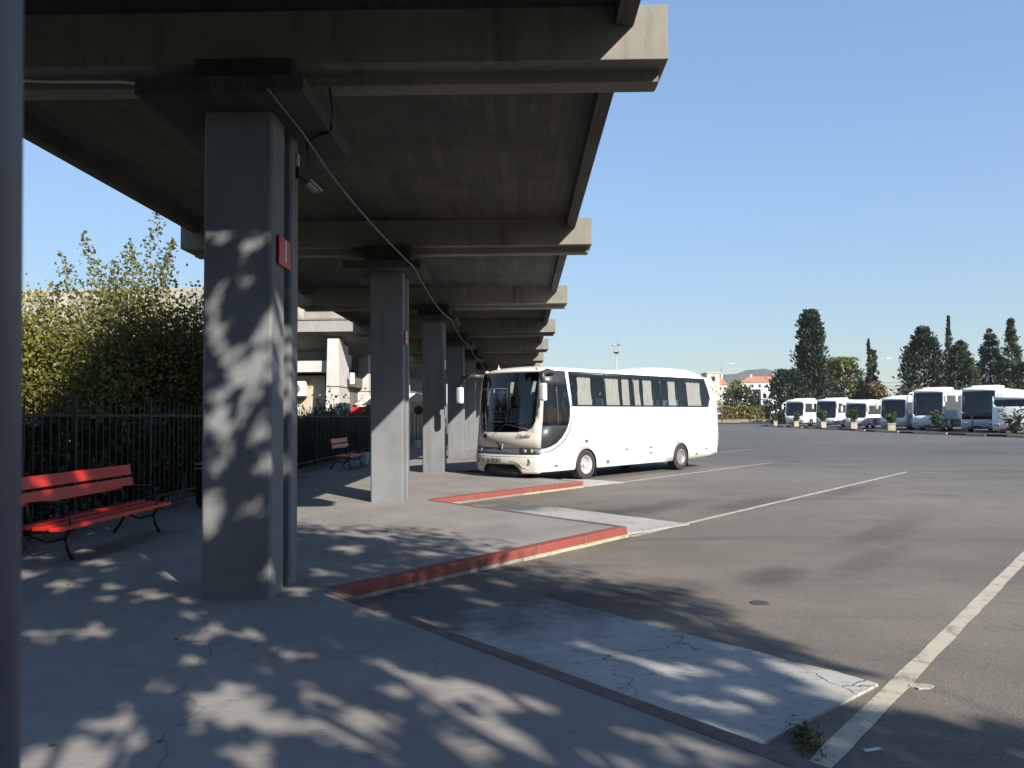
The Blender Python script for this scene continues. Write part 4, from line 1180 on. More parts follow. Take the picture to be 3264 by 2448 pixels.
# ================================================================== TREES
def skin_tree(name, loc, label, cat, group, trunk_h, trunk_r, limbs, leaf, leaf_n, leaf_size, spread, bark='bark', seed=1, upb=.2, tips=None, extra=None, aspect=.6, cl=.45):
    """trunk + limbs (list of tip offsets) with leaf clumps round the limb ends"""
    rg = np.random.default_rng(seed)
    e = empty(name, loc, 0, label, cat, group)
    mb = MB()
    mb.tube([(0, 0, 0), (.05, .03, trunk_h*.5), (0, .0, trunk_h)], [trunk_r, trunk_r*.8, trunk_r*.6], 10)
    ends = []
    for (x, y, z) in limbs:
        st_ = np.array([0, 0, trunk_h*rg.uniform(.55, 1)]); en = np.array([x, y, z], float)
        mid = (st_+en)/2+np.array([rg.normal()*.15, rg.normal()*.15, .12*abs(z-trunk_h)])
        mb.tube([tuple(st_), tuple(mid), tuple(en)], [trunk_r*.4, trunk_r*.25, trunk_r*.08], 6)
        ends.append((st_, mid, en))
    mb.build('trunk', bark, e)
    P = []
    per = leaf_n//len(ends)
    for st_, mid, en in ends:
        nc = 5
        for c in range(nc):
            t = rg.uniform(.45, 1.0); base = (mid*(1-t)+en*t) if t > .3 else mid
            base = base+rg.normal(size=3)*spread*.55
            P.append(base+rg.normal(size=(per//nc, 3))*spread*cl)
    P = np.concatenate(P); P = P[P[:, 2] > .15]
    link_mesh('crown', leaf_mesh('crown', P, leaf_size, aspect, up=upb, rng=rg), leaf, e)
    return e

# trees behind the fence: three leafy crowns and pale sprouting branches
rg = np.random.default_rng(11)
def poplar(loc, seed, label, n, leaf, height, rad, sprouts, zc):
    rg = np.random.default_rng(seed); n = int(n*2.7); rad *= 1.12; height *= 1.08; zc *= 1.08
    e = empty('leafy_tree', loc, 0, label, 'tree', 'trees behind the fence')
    tk = MB(); P = []
    tk.tube([(0, 0, 0), (.03, .02, height*.3), (.1, 0, height*.55)], [.09, .07, .05], 8)
    br = []
    for i in range(16):
        a = rg.uniform(0, 6.28); r = rad*rg.uniform(.35, 1.); z = zc+rg.uniform(-.45, .5)*height*.6
        s_ = np.array([.03, .02, height*rg.uniform(.12, .4)]); en = np.array([r*math.cos(a), r*math.sin(a), max(.8, z)])
        mid = (s_+en)/2+np.array([0, 0, .25]); br.append((s_, mid, en))
        tk.tube([tuple(s_), tuple(mid), tuple(en)], [.035, .024, .008], 6)
        m = n//16
        t = rg.uniform(.2, 1.05, m)[:, None]
        q = s_*(1-t)**2+2*mid*t*(1-t)+en*t**2+rg.normal(size=(m, 3))*np.array([.42, .42, .36])
        P.append(q)
    for (x, y, z, h_, lean) in sprouts:
        a = np.array([x, y, z]); b = np.array([x+lean, y, z+h_])
        tk.tube([tuple(np.array([.1, 0, z*.55])), tuple(a), tuple((a+b)/2+np.array([.03, 0, 0])), tuple(b)], [.026, .016, .009, .003], 6)
        m = int(105*h_)
        t = rg.uniform(0, 1.02, m)[:, None]
        P.append(a*(1-t)+b*t+rg.normal(size=(m, 3))*.19*(1.2-t))
    tk.build('trunk', 'bark_pale', e)
    P = np.concatenate(P); P = P[P[:, 2] > .3]
    link_mesh('crown', leaf_mesh('crown', P, .085, .8, up=.0, rng=rg), leaf, e)
    return e
poplar((-9.0, 17.0, -.1), 3, 'tall sprouting tree with pale branches in the middle behind the bench', 9500, 'leaf_poplar', 4.6, 1.55,
       [(-.35, 0, 4.3, 1.6, -.55), (.45, .2, 4.3, 2.3, .25), (.1, -.2, 4.2, 1.5, .15), (-.9, 0, 4.0, 1.5, -.5), (.8, .1, 4.3, 1.5, .3), (.25, .3, 4.4, 1.3, -.2), (-.1, 0, 4.2, 1.1, -.1), (.6, 0, 4.0, 1.7, .55), (-1.3, .2, 3.6, 1.2, -.35)], 3.0)
poplar((-11.6, 17.4, -.1), 5, 'yellow-green bushy tree at the far left behind the fence', 8000, 'leaf_yellow', 4.4, 1.4, [(-.2, 0, 3.9, 1.3, -.2), (.5, 0, 3.7, 1.2, .2)], 2.9)
poplar((-7.75, 17.6, -.1), 6, 'yellow-green tree just left of the front pillar behind the fence', 7000, 'leaf_poplar', 3.9, 1.2, [(.2, 0, 3.5, 1.1, .15), (.0, 0, 3.4, .9, -.2)], 2.7)
poplar((-9.9, 19.5, -.1), 8, 'dark dense bush between the two yellow-green trees', 8000, 'leaf_olive', 4.0, 1.7, [], 2.4)
poplar((-8.4, 20.2, -.1), 9, 'second dark bush behind the pale branched tree', 7000, 'leaf_olive', 3.8, 1.5, [], 2.3)
# clipped hedge just behind the fence
n = 42000
hy = RNG.uniform(6.5, 46, n); P = np.stack([np.array([fence_x(v) for v in hy])-.35-np.abs(RNG.normal(size=n))*.28, hy, RNG.uniform(.05, 1.62, n)+.12*np.sin(hy*1.7)], 1)
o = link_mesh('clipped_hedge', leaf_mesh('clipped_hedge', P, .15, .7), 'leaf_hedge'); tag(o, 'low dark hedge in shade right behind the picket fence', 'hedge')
# shrubs further along between fence and building
for (x, y, r, hgt, lab, lf) in ((-9.1, 36, .9, 2.3, 'dark shrub at the foot of the flared building column', 'leaf_hedge'), (-8.9, 47.5, .9, 2.9, 'silvery shrub beyond the flared building column', 'leaf_oleander'), (-9.2, 29, 1.1, 1.7, 'low shrub behind the fence near the second pillar', 'leaf_hedge')):
    e = empty('garden_shrub', (x, y, -.1), 0, lab, 'shrub', 'shrubs by the station building')
    q = RNG.normal(size=(1800, 3))*np.array([r*.5, r*.5, hgt*.25])+np.array([0, 0, hgt*.55]); q = q[q[:, 2] > .1]
    MB().tube([(0, 0, 0), (.05, 0, hgt*.4), (-.05, .05, hgt*.75)], [.05, .035, .01], 6).build('stem', 'bark', e)
    link_mesh('crown', leaf_mesh('crown', q, .16, .6), lf, e)

# gaps in the two nearest crowns: where the sun gets through to the platform
def on_plane(px, py, ax, val):
    d = at(px, py, 1.0)-Vector((0, 0, EYE)); o = (0, 0, EYE)
    t = (val-o[ax])/d[ax]; return np.array(Vector(o)+d*t)
GAPS = []
for px, py, r in ((455, 1540, .13), (490, 1505, .12), (520, 1490, .08), (560, 1520, .06), (555, 1550, .13), (600, 1560, .10), (720, 1570, .12), (790, 1575, .17), (765, 1540, .07),
                  (900, 1475, .11), (960, 1490, .13), (1020, 1495, .11), (1090, 1513, .11), (1140, 1520, .08), (960, 1532, .09), (1040, 1560, .12), (1085, 1590, .13), (255, 1560, .12),
                  (346, 1480, .05), (200, 1640, .17), (110, 1650, .16), (545, 1640, .10), (1010, 1615, .10), (1430, 1610, .10), (1300, 1635, .10), (1530, 1625, .09),
                  (143, 1264, .13), (239, 1269, .07), (323, 1287, .13), (235, 1293, .06), (398, 1297, .06), (418, 1327, .06), (199, 1365, .10), (104, 1373, .09), (426, 1381, .07), (458, 1357, .07),
                  (534, 1369, .06), (418, 1425, .06), (645, 1277, .09), (757, 1186, .14), (820, 1158, .10), (765, 1154, .11), (697, 1238, .08), (797, 1321, .08), (56, 1242, .09), (179, 1190, .07),
                  (88, 1198, .10), (215, 1214, .10), (677, 1504, .07), (816, 1429, .06), (629, 1417, .06), (856, 1493, .06), (1075, 1190, .07), (930, 1195, .06), (740, 1290, .05), (560, 1440, .04)):
    GAPS.append((on_plane(px, py, 2, 0.), r))
for px, py, r in ((523, 478, .06), (554, 518, .05), (534, 540, .06), (531, 612, .05), (472, 627, .06), (462, 660, .07), (480, 705, .08), (470, 725, .07), (500, 770, .08), (520, 810, .10), (556, 770, .10),
                  (562, 805, .10), (540, 850, .08), (576, 725, .10), (588, 690, .09), (480, 860, .07), (462, 905, .09), (500, 920, .10), (475, 1000, .08), (560, 930, .08), (450, 1130, .09), (446, 1085, .08),
                  (458, 1105, .07), (530, 1100, .05), (560, 1100, .05), (570, 1010, .07), (585, 1230, .06)):
    GAPS.append((on_plane(px, py, 1, 6.81), r*.68))
for px, py, r in ((612, 690, .09), (616, 730, .09), (614, 770, .10), (616, 810, .09), (618, 860, .07), (622, 1000, .06)): GAPS.append((on_plane(px, py, 0, -2.25), r))
for px, py, r in ((178, 1022, .09), (88, 1037, .09), (269, 1099, .07), (212, 1115, .07)): GAPS.append((on_plane(px, py, 0, -5.7), r))
for px, py, r in ((1400, 1440, .06), (1440, 1455, .06), (1500, 1452, .06), (1560, 1436, .06), (1480, 1520, .06), (1550, 1530, .07), (1420, 1562, .06), (1480, 1572, .07), (1560, 1585, .06), (1330, 1420, .05),
                  (885, 1348, .06), (925, 1352, .06), (1050, 1305, .07), (990, 1270, .07), (1080, 1260, .06), (1420, 1350, .05), (1250, 1395, .05), (1610, 1500, .06), (1845, 1478, .13), (1800, 1472, .14), (1758, 1462, .12), (1795, 1498, .11), (1712, 1446, .08), (1835, 1500, .09)):
    GAPS.append((on_plane(px, py, 2, -.14), r))
LIT = [(-3.6, 11.9), (-2.3, 11.75), (-.85, 11.2), (.13, 9.6), (.62, 9.2), (1.65, 7.5), (1.97, 5.9), (2.25, 5.1), (1.83, 4.66), (2.4, 4.32), (2.9, 4.2), (14, 3.6), (14, 30), (-3.6, 30)]
def open_gaps(P, rg):
    sv = np.array(SUNV); keep = np.ones(len(P), bool)
    for q, r in GAPS:
        d = P-q; t = d@sv; perp = np.linalg.norm(d-t[:, None]*sv, axis=1)
        a = np.arctan2(d[:, 2]-t*sv[2], d[:, 0]-t*sv[0]); ph = q[0]*7+q[1]*11
        wob = .86+.30*np.sin(3*a+ph)+.22*np.sin(5*a+ph*1.7)+.35*(rg.random(len(P))-.4)
        keep &= perp > (r*(.82 if q[2] < .01 and q[1] < 5.6 else 1.)+.05)*wob
    g = P-sv*((P[:, 2]+K)/sv[2])[:, None]
    x = g[:, 0]+rg.normal(size=len(P))*.07; y = g[:, 1]+rg.normal(size=len(P))*.08
    x += .07*np.sin(g[:, 1]*2.3)+.06*np.sin(g[:, 1]*5.1); ins = np.zeros(len(P), bool)
    for (x0, y0), (x1, y1) in zip(LIT, LIT[1:]+LIT[:1]):
        c = ((y0 > y) != (y1 > y))
        with np.errstate(divide='ignore', invalid='ignore'):
            xi = (x1-x0)*(y-y0)/(y1-y0)+x0
        ins ^= c & (x < xi)
    return P[keep & ~ins]

# shade tree behind the camera: its crown dapples the platform; the dense ones are added sky blockers
def shade_tree(loc, crown, label, n, seed, size=.23, nl=46):
    rg = np.random.default_rng(seed)
    e = empty('shade_tree', loc, 0, label, 'tree', 'shade trees behind the camera')
    tk = MB(); P = []
    cx, cy, cz, rx, ry, rz = crown
    tk.tube([(0, 0, 0), (.1, .05, 1.5), (cx*.3, cy*.3, cz*.62)], [.26, .2, .15], 12)
    m = n//nl
    for i in range(nl):
        d = rg.normal(size=3); d /= np.linalg.norm(d); rr = rg.uniform(.25, 1)**.45
        en = np.array([cx, cy, cz])+d*rr*np.array([rx, ry, rz])
        u_ = rg.uniform(.45, .95); s_ = np.array([cx*.3*u_, cy*.3*u_, cz*.62*u_+.3]); mid = s_*.5+en*.5+np.array([0, 0, .2])
        if nl == 46 or i % 9 == 0: tk.tube([tuple(s_), tuple(mid), tuple(en)], [.035, .018, .006], 5)
        q = en+rg.normal(size=(m, 3))*(np.array([.62, .62, .4]) if nl == 46 else np.array([.40, .40, .34]))
        P.append(q)
    tk.build('trunk', 'bark', e)
    P = np.concatenate(P)
    if nl != 46: P = open_gaps(P+np.array(loc), rg)-np.array(loc)
    link_mesh('crown', leaf_mesh('crown', P, size, .62, rng=rg), 'leaf_shade_tree', e)
SH = Vector((-SUNV.x, -SUNV.y))/SUNV.z     # ground shift per metre of height
SHADE = [((4.3, -2.5, 0), (0, .3, 6.5, 3.0, 3.0, 2.6), 42000, 21, 120), ((1.6, -3.4, 0), (.3, 2.3, 7.1, 2.6, 2.3, 2.0), 24000, 26, 64), ((8.4, -5.2, 0), (-.2, .5, 6.6, 2.3, 2.2, 1.7), 17000, 29, 56),
         ((-3.0, -8.5, 0), (0, 0, 6.6, 4.2, 3.4, 5.6), 13000, 22, 46), ((-10.0, -7.0, 0), (0, 0, 6.2, 4.4, 3.4, 5.6), 13000, 23, 46),  # dense row added out of view to keep sky light off the shade
         ((3.2, -9.5, 0), (0, 0, 6.2, 3.4, 3.2, 5.6), 12000, 24, 46), ((-17.0, -5.0, 0), (0, 0, 6.2, 4.4, 3.6, 5.6), 11000, 25, 46)]
for i, (l_, c_, n_, sd_, nl_) in enumerate(SHADE):
    shade_tree(l_, c_, ['leafy tree behind the viewer whose shade dapples the front pillar', 'slender tree behind the viewer that dapples the red bench', 'small tree behind the viewer that shades the cement pad', 'added dense tree directly behind the viewer to block sky light', 'added dense tree behind the viewer towards the fence to block sky light', 'added dense tree behind the viewer on the road side to block sky light', 'added dense tree behind the viewer beyond the fence to block sky light'][i], n_, sd_, .135 if nl_ != 46 else .34, nl_)

# far trees
def conifer(px_l, px_r, py_top, Y, label, mat, shape='cypress', seed=1, n=5000, size=.55, lean=0., zb=0., group='conifers behind the parked coaches'):
    rg = np.random.default_rng(seed)
    pc = at((px_l+px_r)/2, 850, Y); w = (at(px_r, 850, Y)-at(px_l, 850, Y)).length; top = at((px_l+px_r)/2, py_top, Y).z
    H = top+K
    e = empty('conifer_tree', (pc.x, pc.y, -K), 0, label, 'tree', group)
    MB().tube([(0, 0, 0), (0, 0, H*.5), (lean*.5, 0, H*.92)], [.28, .18, .03], 8).build('trunk', 'bark', e)
    w *= 1.25 if shape == 'cone' else 1.04
    t = rg.uniform(.03, 1, n)**.85
    if shape == 'cypress': prof = lambda t: np.minimum(1, (t/.12)**.5)*(1-np.clip((t-.12)/.9, 0, 1)**2.1)*.5+.03
    elif shape == 'column': prof = lambda t: np.interp(t, [0, .1, .25, .45, .7, .9, .96, 1], [.35, .5, .48, .37, .29, .23, .17, .06])
    elif shape == 'spire': prof = lambda t: .46*(1-t)**.95*np.minimum(1, (t/.08)**.5)+.005
    elif shape == 'cone': prof = lambda t: .5*(1-t)**.95*(1+.22*np.sin(t*42))+.01
    else: prof = lambda t: .5*np.sin(np.pi*np.clip(t*.86+.1, 0, 1))**.6
    nc = int(n/22)
    tc = rg.uniform(.02, 1, nc)**.9; ac = rg.uniform(0, 2*np.pi, nc)
    if shape == 'cone': tc = np.round(tc*13)/13+rg.normal(size=nc)*.008; tc = np.clip(tc, .02, .99)
    lob = 1+.15*np.sin(ac*3+seed+tc*9)+.12*np.sin(ac*5+tc*23+seed*2)+.13*rg.normal(size=nc)
    rc = prof(tc)*w*lob*rg.uniform(.3, 1, nc)**.5
    k_ = rg.integers(0, nc, n)
    sg = (.09+.30*prof(tc)*w*.5)[k_]
    P = np.stack([rc*np.cos(ac)+lean*tc, rc*np.sin(ac), tc*H], 1)[k_]+rg.normal(size=(n, 3))*np.stack([sg, sg, np.minimum(sg*1.1, .45 if shape == 'cone' else .8)], 1)
    a = ac[k_]
    P[:, 2] = np.clip(P[:, 2], .1, H*1.01)
    out = np.stack([np.cos(a), np.sin(a), np.full(n, 1.0 if shape != 'cone' else -.1)], 1)
    link_mesh('crown', leaf_mesh('crown', P, size, .42, out=out, rng=rg), mat, e)
conifer(1712, 1794, 672, 140, 'big dark cypress with a blunt top left of the lime-green tree', 'needle_dark', 'column', 1, 9000, .75)
conifer(1661, 1742, 800, 138, 'squat dark conifer at the foot of the big cypress', 'needle_dark', 'round', 2, 5000, .65)
conifer(1868, 1890, 733, 142, 'thin spire cypress left of the brown bush', 'needle_dark', 'spire', 3, 4600, .32)
conifer(1876, 1900, 752, 146, 'small cypress leaning against the thin spire', 'needle_green', 'cypress', 4, 2600, .55)
conifer(1952, 2044, 706, 140, 'broad cypress with two tops right of the floodlight mast', 'needle_dark', 'cypress', 5, 9000, .7)
conifer(2036, 2072, 683, 143, 'needle-thin cypress rising out of a bushier one', 'needle_dark', 'spire', 6, 6500, .34)
conifer(2044, 2110, 738, 139, 'bushy olive-green cypress below the needle-thin one', 'needle_green', 'cypress', 7, 6500, .65)
conifer(2094, 2190, 712, 141, 'pale blue-green cone-shaped conifer', 'needle_blue', 'cone', 8, 8000, .65)
conifer(2170, 2208, 690, 137, 'slim dark cypress near the right edge', 'needle_green', 'cypress', 9, 4500, .55)
conifer(2176, 2232, 785, 134, 'low dark conifer cut by the right edge', 'needle_green', 'round', 10, 4000, .6)
def far_broadleaf(px, py_top, wpx, Y, label, mat, seed, n=3500, size=.5, zmin=.25, flowers=None):
    rg = np.random.default_rng(seed)
    pc = at(px, 850, Y); w = (at(px+wpx/2, 850, Y)-at(px-wpx/2, 850, Y)).length; H = at(px, py_top, Y).z+K
    e = empty('broadleaf_tree', (pc.x, pc.y, -K), 0, label, 'tree', 'broadleaf trees beyond the yard')
    tk = MB().tube([(0, 0, 0), (.1, 0, H*.35), (0, .1, H*.55)], [.22, .16, .1], 8)
    P = []
    for i in range(18):
        d = rg.normal(size=3); d /= np.linalg.norm(d)
        c = np.array([d[0]*w*.36, d[1]*w*.36, H*(.5+zmin*.5)+d[2]*H*(.40-zmin*.3)])
        tk.tube([(0, .05, H*.4), tuple(c*np.array([.5, .5, .8])), tuple(c)], [.07, .04, .015], 5)
        P.append(c+rg.normal(size=(n//18, 3))*np.array([w*.10, w*.10, H*.07]))
    tk.build('trunk', 'bark', e)
    P = np.concatenate(P); P = P[(P[:, 2] > .2) & (P[:, 2] < H*1.02)]
    link_mesh('crown', leaf_mesh('crown', P, size, .6, rng=rg), mat, e)
    if flowers:
        q = P[rg.integers(0, len(P), flowers)]+rg.normal(size=(flowers, 3))*.2; q[:, 1] -= w*.12
        link_mesh('blossom', leaf_mesh('blossom', q, .42, .8, rng=rg), 'flower_white', e)
far_broadleaf(1822, 775, 82, 150, 'lime-green broadleaf tree between the big cypress and the thin spire', 'leaf_lime', 31, 5200, .6)
far_broadleaf(1858, 800, 44, 153, 'greyer green tree right beside the lime-green tree', 'needle_blue', 32, 3000, .55)
far_broadleaf(1893, 826, 46, 136, 'rusty brown bush under the thin spire cypress', 'leaf_brown', 33, 3000, .45, .1)
far_broadleaf(1975, 836, 44, 134, 'rusty brown bush at the foot of the broad cypress', 'leaf_brown', 34, 2600, .45, .1)
far_broadleaf(1598, 826, 88, 190, 'dark oleander with white blossoms behind the clipped hedge', 'leaf_oleander', 35, 7000, .55, -.3, flowers=160)
far_broadleaf(1628, 840, 50, 200, 'olive green bush right of the flowering oleander', 'leaf_lime', 36, 3000, .55, -.1)
far_broadleaf(1590, 820, 40, 215, 'pale bush behind the top of the oleander', 'leaf_lime', 37, 2200, .6, .0)
# dark tree belt low behind the coaches
n = 9000
bx = RNG.uniform(1935, 2260, n); P = []
for v in bx:
    q = at(v, 850, 131+3*RNG.random()); P.append((q.x, q.y, RNG.uniform(.2, 5.2)+.9*math.sin(v*.11)))
o = link_mesh('undergrowth', leaf_mesh('undergrowth', np.array(P), .7, .5), 'needle_dark'); o['kind'] = 'stuff'
# clipped sunny hedge on the verge
a, b = at(1556, 890, 178), at(1660, 890, 178); n = 5000; P = []
for i in range(n):
    t = RNG.random(); top = 3.6+.2*math.sin(t*17); z = .5+(top-.5)*RNG.random()
    P.append((a.x+(b.x-a.x)*t, a.y+(b.y-a.y)*t+RNG.normal()*.5, z))
P = np.array(P)
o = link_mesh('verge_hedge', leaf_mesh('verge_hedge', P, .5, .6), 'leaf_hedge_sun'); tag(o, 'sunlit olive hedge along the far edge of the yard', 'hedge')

# ================================================================== FAR BUILDINGS AND LAMPS
def house(px0, px1, py_top, Y, label, wall, hip=True, rh=2.2, depth=9, nwin=3, z0=-K, floors=1, name='house', roof='roof_tile'):
    a, b = at(px0, 850, Y), at(px1, 850, Y); top = at((px0+px1)/2, py_top, Y).z; w = b.x-a.x
    e = empty(name, ((a.x+b.x)/2, Y+depth/2, z0), 0, label, 'building', 'buildings beyond the yard')
    H = top-z0-(rh if hip else 0)
    MB().box(-w/2, w/2, -depth/2, depth/2, 0, H).build('wall', wall, e)
    if hip:
        o_ = .4; x, y = w/2+o_, depth/2+o_; rx = max(.2, w/2-depth/2)
        mb = MB().add([(-x, -y, H), (x, -y, H), (x, y, H), (-x, y, H), (-rx, 0, H+rh), (rx, 0, H+rh)], [(0, 1, 5, 4), (1, 2, 5), (2, 3, 4, 5), (3, 0, 4), (3, 2, 1, 0)])
        r = mb.build('roof', roof, e)
        for c in (-.25, .2): MB().box(w*c-.4, w*c+.4, -.5, .5, H+rh*.5, H+rh+.8).build('chimney', wall, r)
    else:
        MB().box(-w/2-.15, w/2+.15, -depth/2-.15, depth/2+.15, H, H+.25).build('parapet', wall, e)
    for f_ in range(floors):
        for j in range(nwin):
            x = -w/2+w*(j+.5)/nwin; zc = H-1.5-3.0*f_
            if zc < .8: continue
            fw = MB().box(x-.55, x+.55, -depth/2-.05, -depth/2+.02, zc-.7, zc+.7).build('window', wall, e)
            MB().box(x-.45, x+.45, -depth/2-.07, -depth/2-.045, zc-.6, zc+.6).build('pane', 'window_dark', fw)
    return e
house(1602, 1712, 812, 300, 'long house with a red tiled roof beyond the oleander', 'house_wall', True, 2.4, 8, 7, floors=3)
house(1553, 1571, 812, 300, 'small red roofed house beside the old pale wall', 'house_wall', True, 3.5, 9, 2, floors=2)
house(1644, 1675, 842, 186, 'white flat-roofed house left of the squat conifer', 'house_white', False, 0, 8, 2, z0=.4, floors=2)
house(1790, 1815, 834, 168, 'little cream house behind the lime-green tree', 'house_wall', True, 1.0, 6, 1)
house(1664, 1682, 866, 176, 'white garden shed beside the clipped hedge', 'house_white', False, 0, 5, 1, z0=.3, name='shed')
e = house(1528, 1555, 806, 200, 'old pale weathered tower wall behind the white coach', 'old_wall', False, 0, 6, 1, floors=1, name='old_tower')
def street_lamp(px, py_top, Y, label, arm, h_arm):
    p = at(px, py_top, Y); e = empty('street_lamp', (p.x, p.y, -K), 0, label, 'street lamp', 'street lamps beyond the yard')
    H = p.z+K
    MB().tube([(0, 0, 0), (0, 0, H-h_arm)], [.11, .07], 8).build('pole', 'galvanised', e)
    MB().tube([(0, 0, H-h_arm), (arm*.1, 0, H-h_arm*.5), (arm*.5, 0, H-.1*h_arm), (arm, 0, H)], .06, 8).build('arm', 'galvanised', e)
    MB().box(arm-.1, arm+1.1, -.16, .16, H-.06, H+.12, .05).build('lamp_head', 'galvanised', e)
street_lamp(1557, 786, 160, 'street lamp with a curved arm above the old tower wall', 1.6, 1.6)
street_lamp(1893, 775, 170, 'street lamp whose arm shows right of the small cypress', 2.2, 1.0)
def mast(px, py_top, Y, label):
    p = at(px, py_top, Y); H = p.z+K
    e = empty('floodlight_mast', (p.x, p.y, -K), 0, label, 'mast', 'floodlight masts on the skyline')
    MB().tube([(0, 0, 0), (0, 0, H-1.6)], [.22, .1], 10).build('pole', 'galvanised', e)
    MB().lathe([(.15, H-1.9), (.55, H-1.62), (.6, H-1.55), (0, H-1.55)], n=12).build('platform', 'iron', e)
    mb = MB()
    for x in (-.5, .5): mb.tube([(x, 0, H-1.55), (x, 0, H-.3)], .035, 6)
    for z in (H-1.15, H-.75): mb.tube([(-.5, 0, z), (.5, 0, z)], .03, 6)
    mb.build('rail', 'galvanised', e)
    for x, r in ((-.55, 25), (.45, -35)):
        o = MB().box(-.32, .32, -.14, .14, -.22, .22, .04).build('floodlight', 'lamp_lens', e); o.location = (x, 0, H-.1); o.rotation_euler = (R_(-15), R_(r), R_(r))
    for k_ in range(5): MB().tube([(0, 0, H-3-1.3*k_), (.5, 0, H-3-1.3*k_)], .03, 5).build('rung', 'galvanised', e)
mast(1331, 744, 150, 'tall floodlight mast above the roof of the white coach')
mast(1952, 752, 170, 'floodlight mast left of the broad cypress')
for k_, (ya, yb) in enumerate(((826, 821), (833, 828), (838, 835))):
    a, b = at(1870, ya, 230), at(1990, yb, 215); m_ = (a+b)/2-Vector((0, 0, .5))
    o = MB().tube([a, m_, b], .06, 5).build('overhead_wire', 'cable_grey'); tag(o, ('topmost', 'middle', 'lowest')[k_]+' overhead wire crossing the gap between the cypresses', 'wire', 'overhead wires in the gap')
p = at(1548, 900, 178)
e = empty('waste_container', (p.x, p.y, -K), 0, 'dark waste container just right of the white coach', 'container')
MB().box(-1.6, .8, -.7, .7, .15, 1.9, .08).build('bin_body', 'iron', e); MB().box(-1.7, .9, -.75, .75, 1.9, 2.2, .08).build('lid', 'galvanised', e)
p = at(1571, 900, 180)
o = MB().box(-.5, .5, -.5, .5, 0, 3.0, .03).build('gate_pier', 'tan_render'); o.location = (p.x, p.y, -K); tag(o, 'pale stone gate pier at the left end of the sunny hedge', 'pier')

# ================================================================== STATION BUILDING
sb = empty('station_building', (-14, 44, -.1), 0, 'concrete station building with overhanging roof bands behind the fence', 'building')
SO = Vector((-14, 44, -.1))
def sp(mb, name, mat, parent=None, label=None):
    o = mb.build(name, mat, parent or sb)
    if parent is None: o.location = -SO+Vector((0, 0, 0))
    fixn(o)
    if label: o['label'] = label
    return o
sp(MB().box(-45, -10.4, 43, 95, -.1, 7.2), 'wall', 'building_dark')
sp(MB().box(-46, -7.6, 40, 96, 6.85, 8.45), 'fascia', 'building_concrete')
# sloping lower fascia and soffit
def ring(z0, z1, i0, i1):
    return [(-46, 40+i0, z0), (-7.6-i0, 40+i0, z0), (-7.6-i0, 96, z0), (-46, 96, z0), (-46, 40+i1, z1), (-7.6-i1, 40+i1, z1), (-7.6-i1, 96, z1), (-46, 96, z1)]
sp(MB().add(ring(6.845, 6.25, .05, .35), [(0, 1, 5, 4), (1, 2, 6, 5), (4, 5, 6, 7), (3, 2, 1, 0)]), 'lower_fascia', 'building_pale')
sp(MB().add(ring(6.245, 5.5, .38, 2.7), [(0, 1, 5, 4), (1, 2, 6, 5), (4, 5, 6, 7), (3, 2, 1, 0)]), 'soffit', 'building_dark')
sp(MB().box(-46, -7.58, 39.98, 40.3, 8.45, 8.62), 'parapet_cap', 'building_concrete')
# folded panels of the fascia that faces the platform head
for j in range(18):
    x0 = -45+2.1*j
    mb = MB().add([(x0, 39.97, 6.9), (x0+2.0, 39.97, 6.9), (x0+2.0, 39.97, 8.4), (x0, 39.97, 8.4), (x0+1.0, 39.72, 8.38)], [(0, 1, 4), (1, 2, 4), (2, 3, 4), (3, 0, 4), (3, 2, 1, 0)])
    sp(mb, 'fascia_panel', 'building_concrete')
for j, yc in enumerate((40.6, 48.5, 56.5, 64.5)):
    mb = MB(); x0, x1 = -10.35, -9.75
    V = []
    for z, fl_ in ((-.1, .30), (2.0, .2), (4.0, .08), (5.9, 0)):
        V += [(x0-fl_*.4, yc-fl_*.3, z), (x1+fl_*.4, yc-fl_*.3, z), (x1+fl_*.4, yc+2.3+fl_, z), (x0-fl_*.4, yc+2.3+fl_, z)]
    fs_ = []
    for q in range(3):
        for i in range(4): fs_.append((q*4+i, q*4+(i+1) % 4, q*4+4+(i+1) % 4, q*4+4+i))
    fs_ += [(3, 2, 1, 0), (12, 13, 14, 15)]
    mb.add(V, fs_); sp(mb, 'flared_column', 'building_pale')
    sp(MB().box(x0-.08, x1+.08, yc-.07, yc+2.45, 3.30, 3.34), 'column_joint', 'building_dark')
sp(MB().box(-46, -10.5, 41.2, 43.0, 4.15, 4.75), 'balcony_band', 'building_pale')
sp(MB().box(-45, -10.9, 42.2, 42.98, -.1, 4.0), 'ground_floor_wall', 'tan_render')
sp(MB().box(-10.39, -10.1, 43.2, 95, 3.5, 4.3), 'sill_band', 'building_dark')
for j in range(7):
    y0 = 44.2+1.25*j+.9*(j//3)
    w_ = sp(MB().box(-10.42, -10.34, y0, y0+1.1, 4.4, 5.5), 'window', 'iron')
    sp(MB().box(-10.345, -10.325, y0+.06, y0+1.04, 4.46, 5.44), 'pane', 'window_dark', w_)
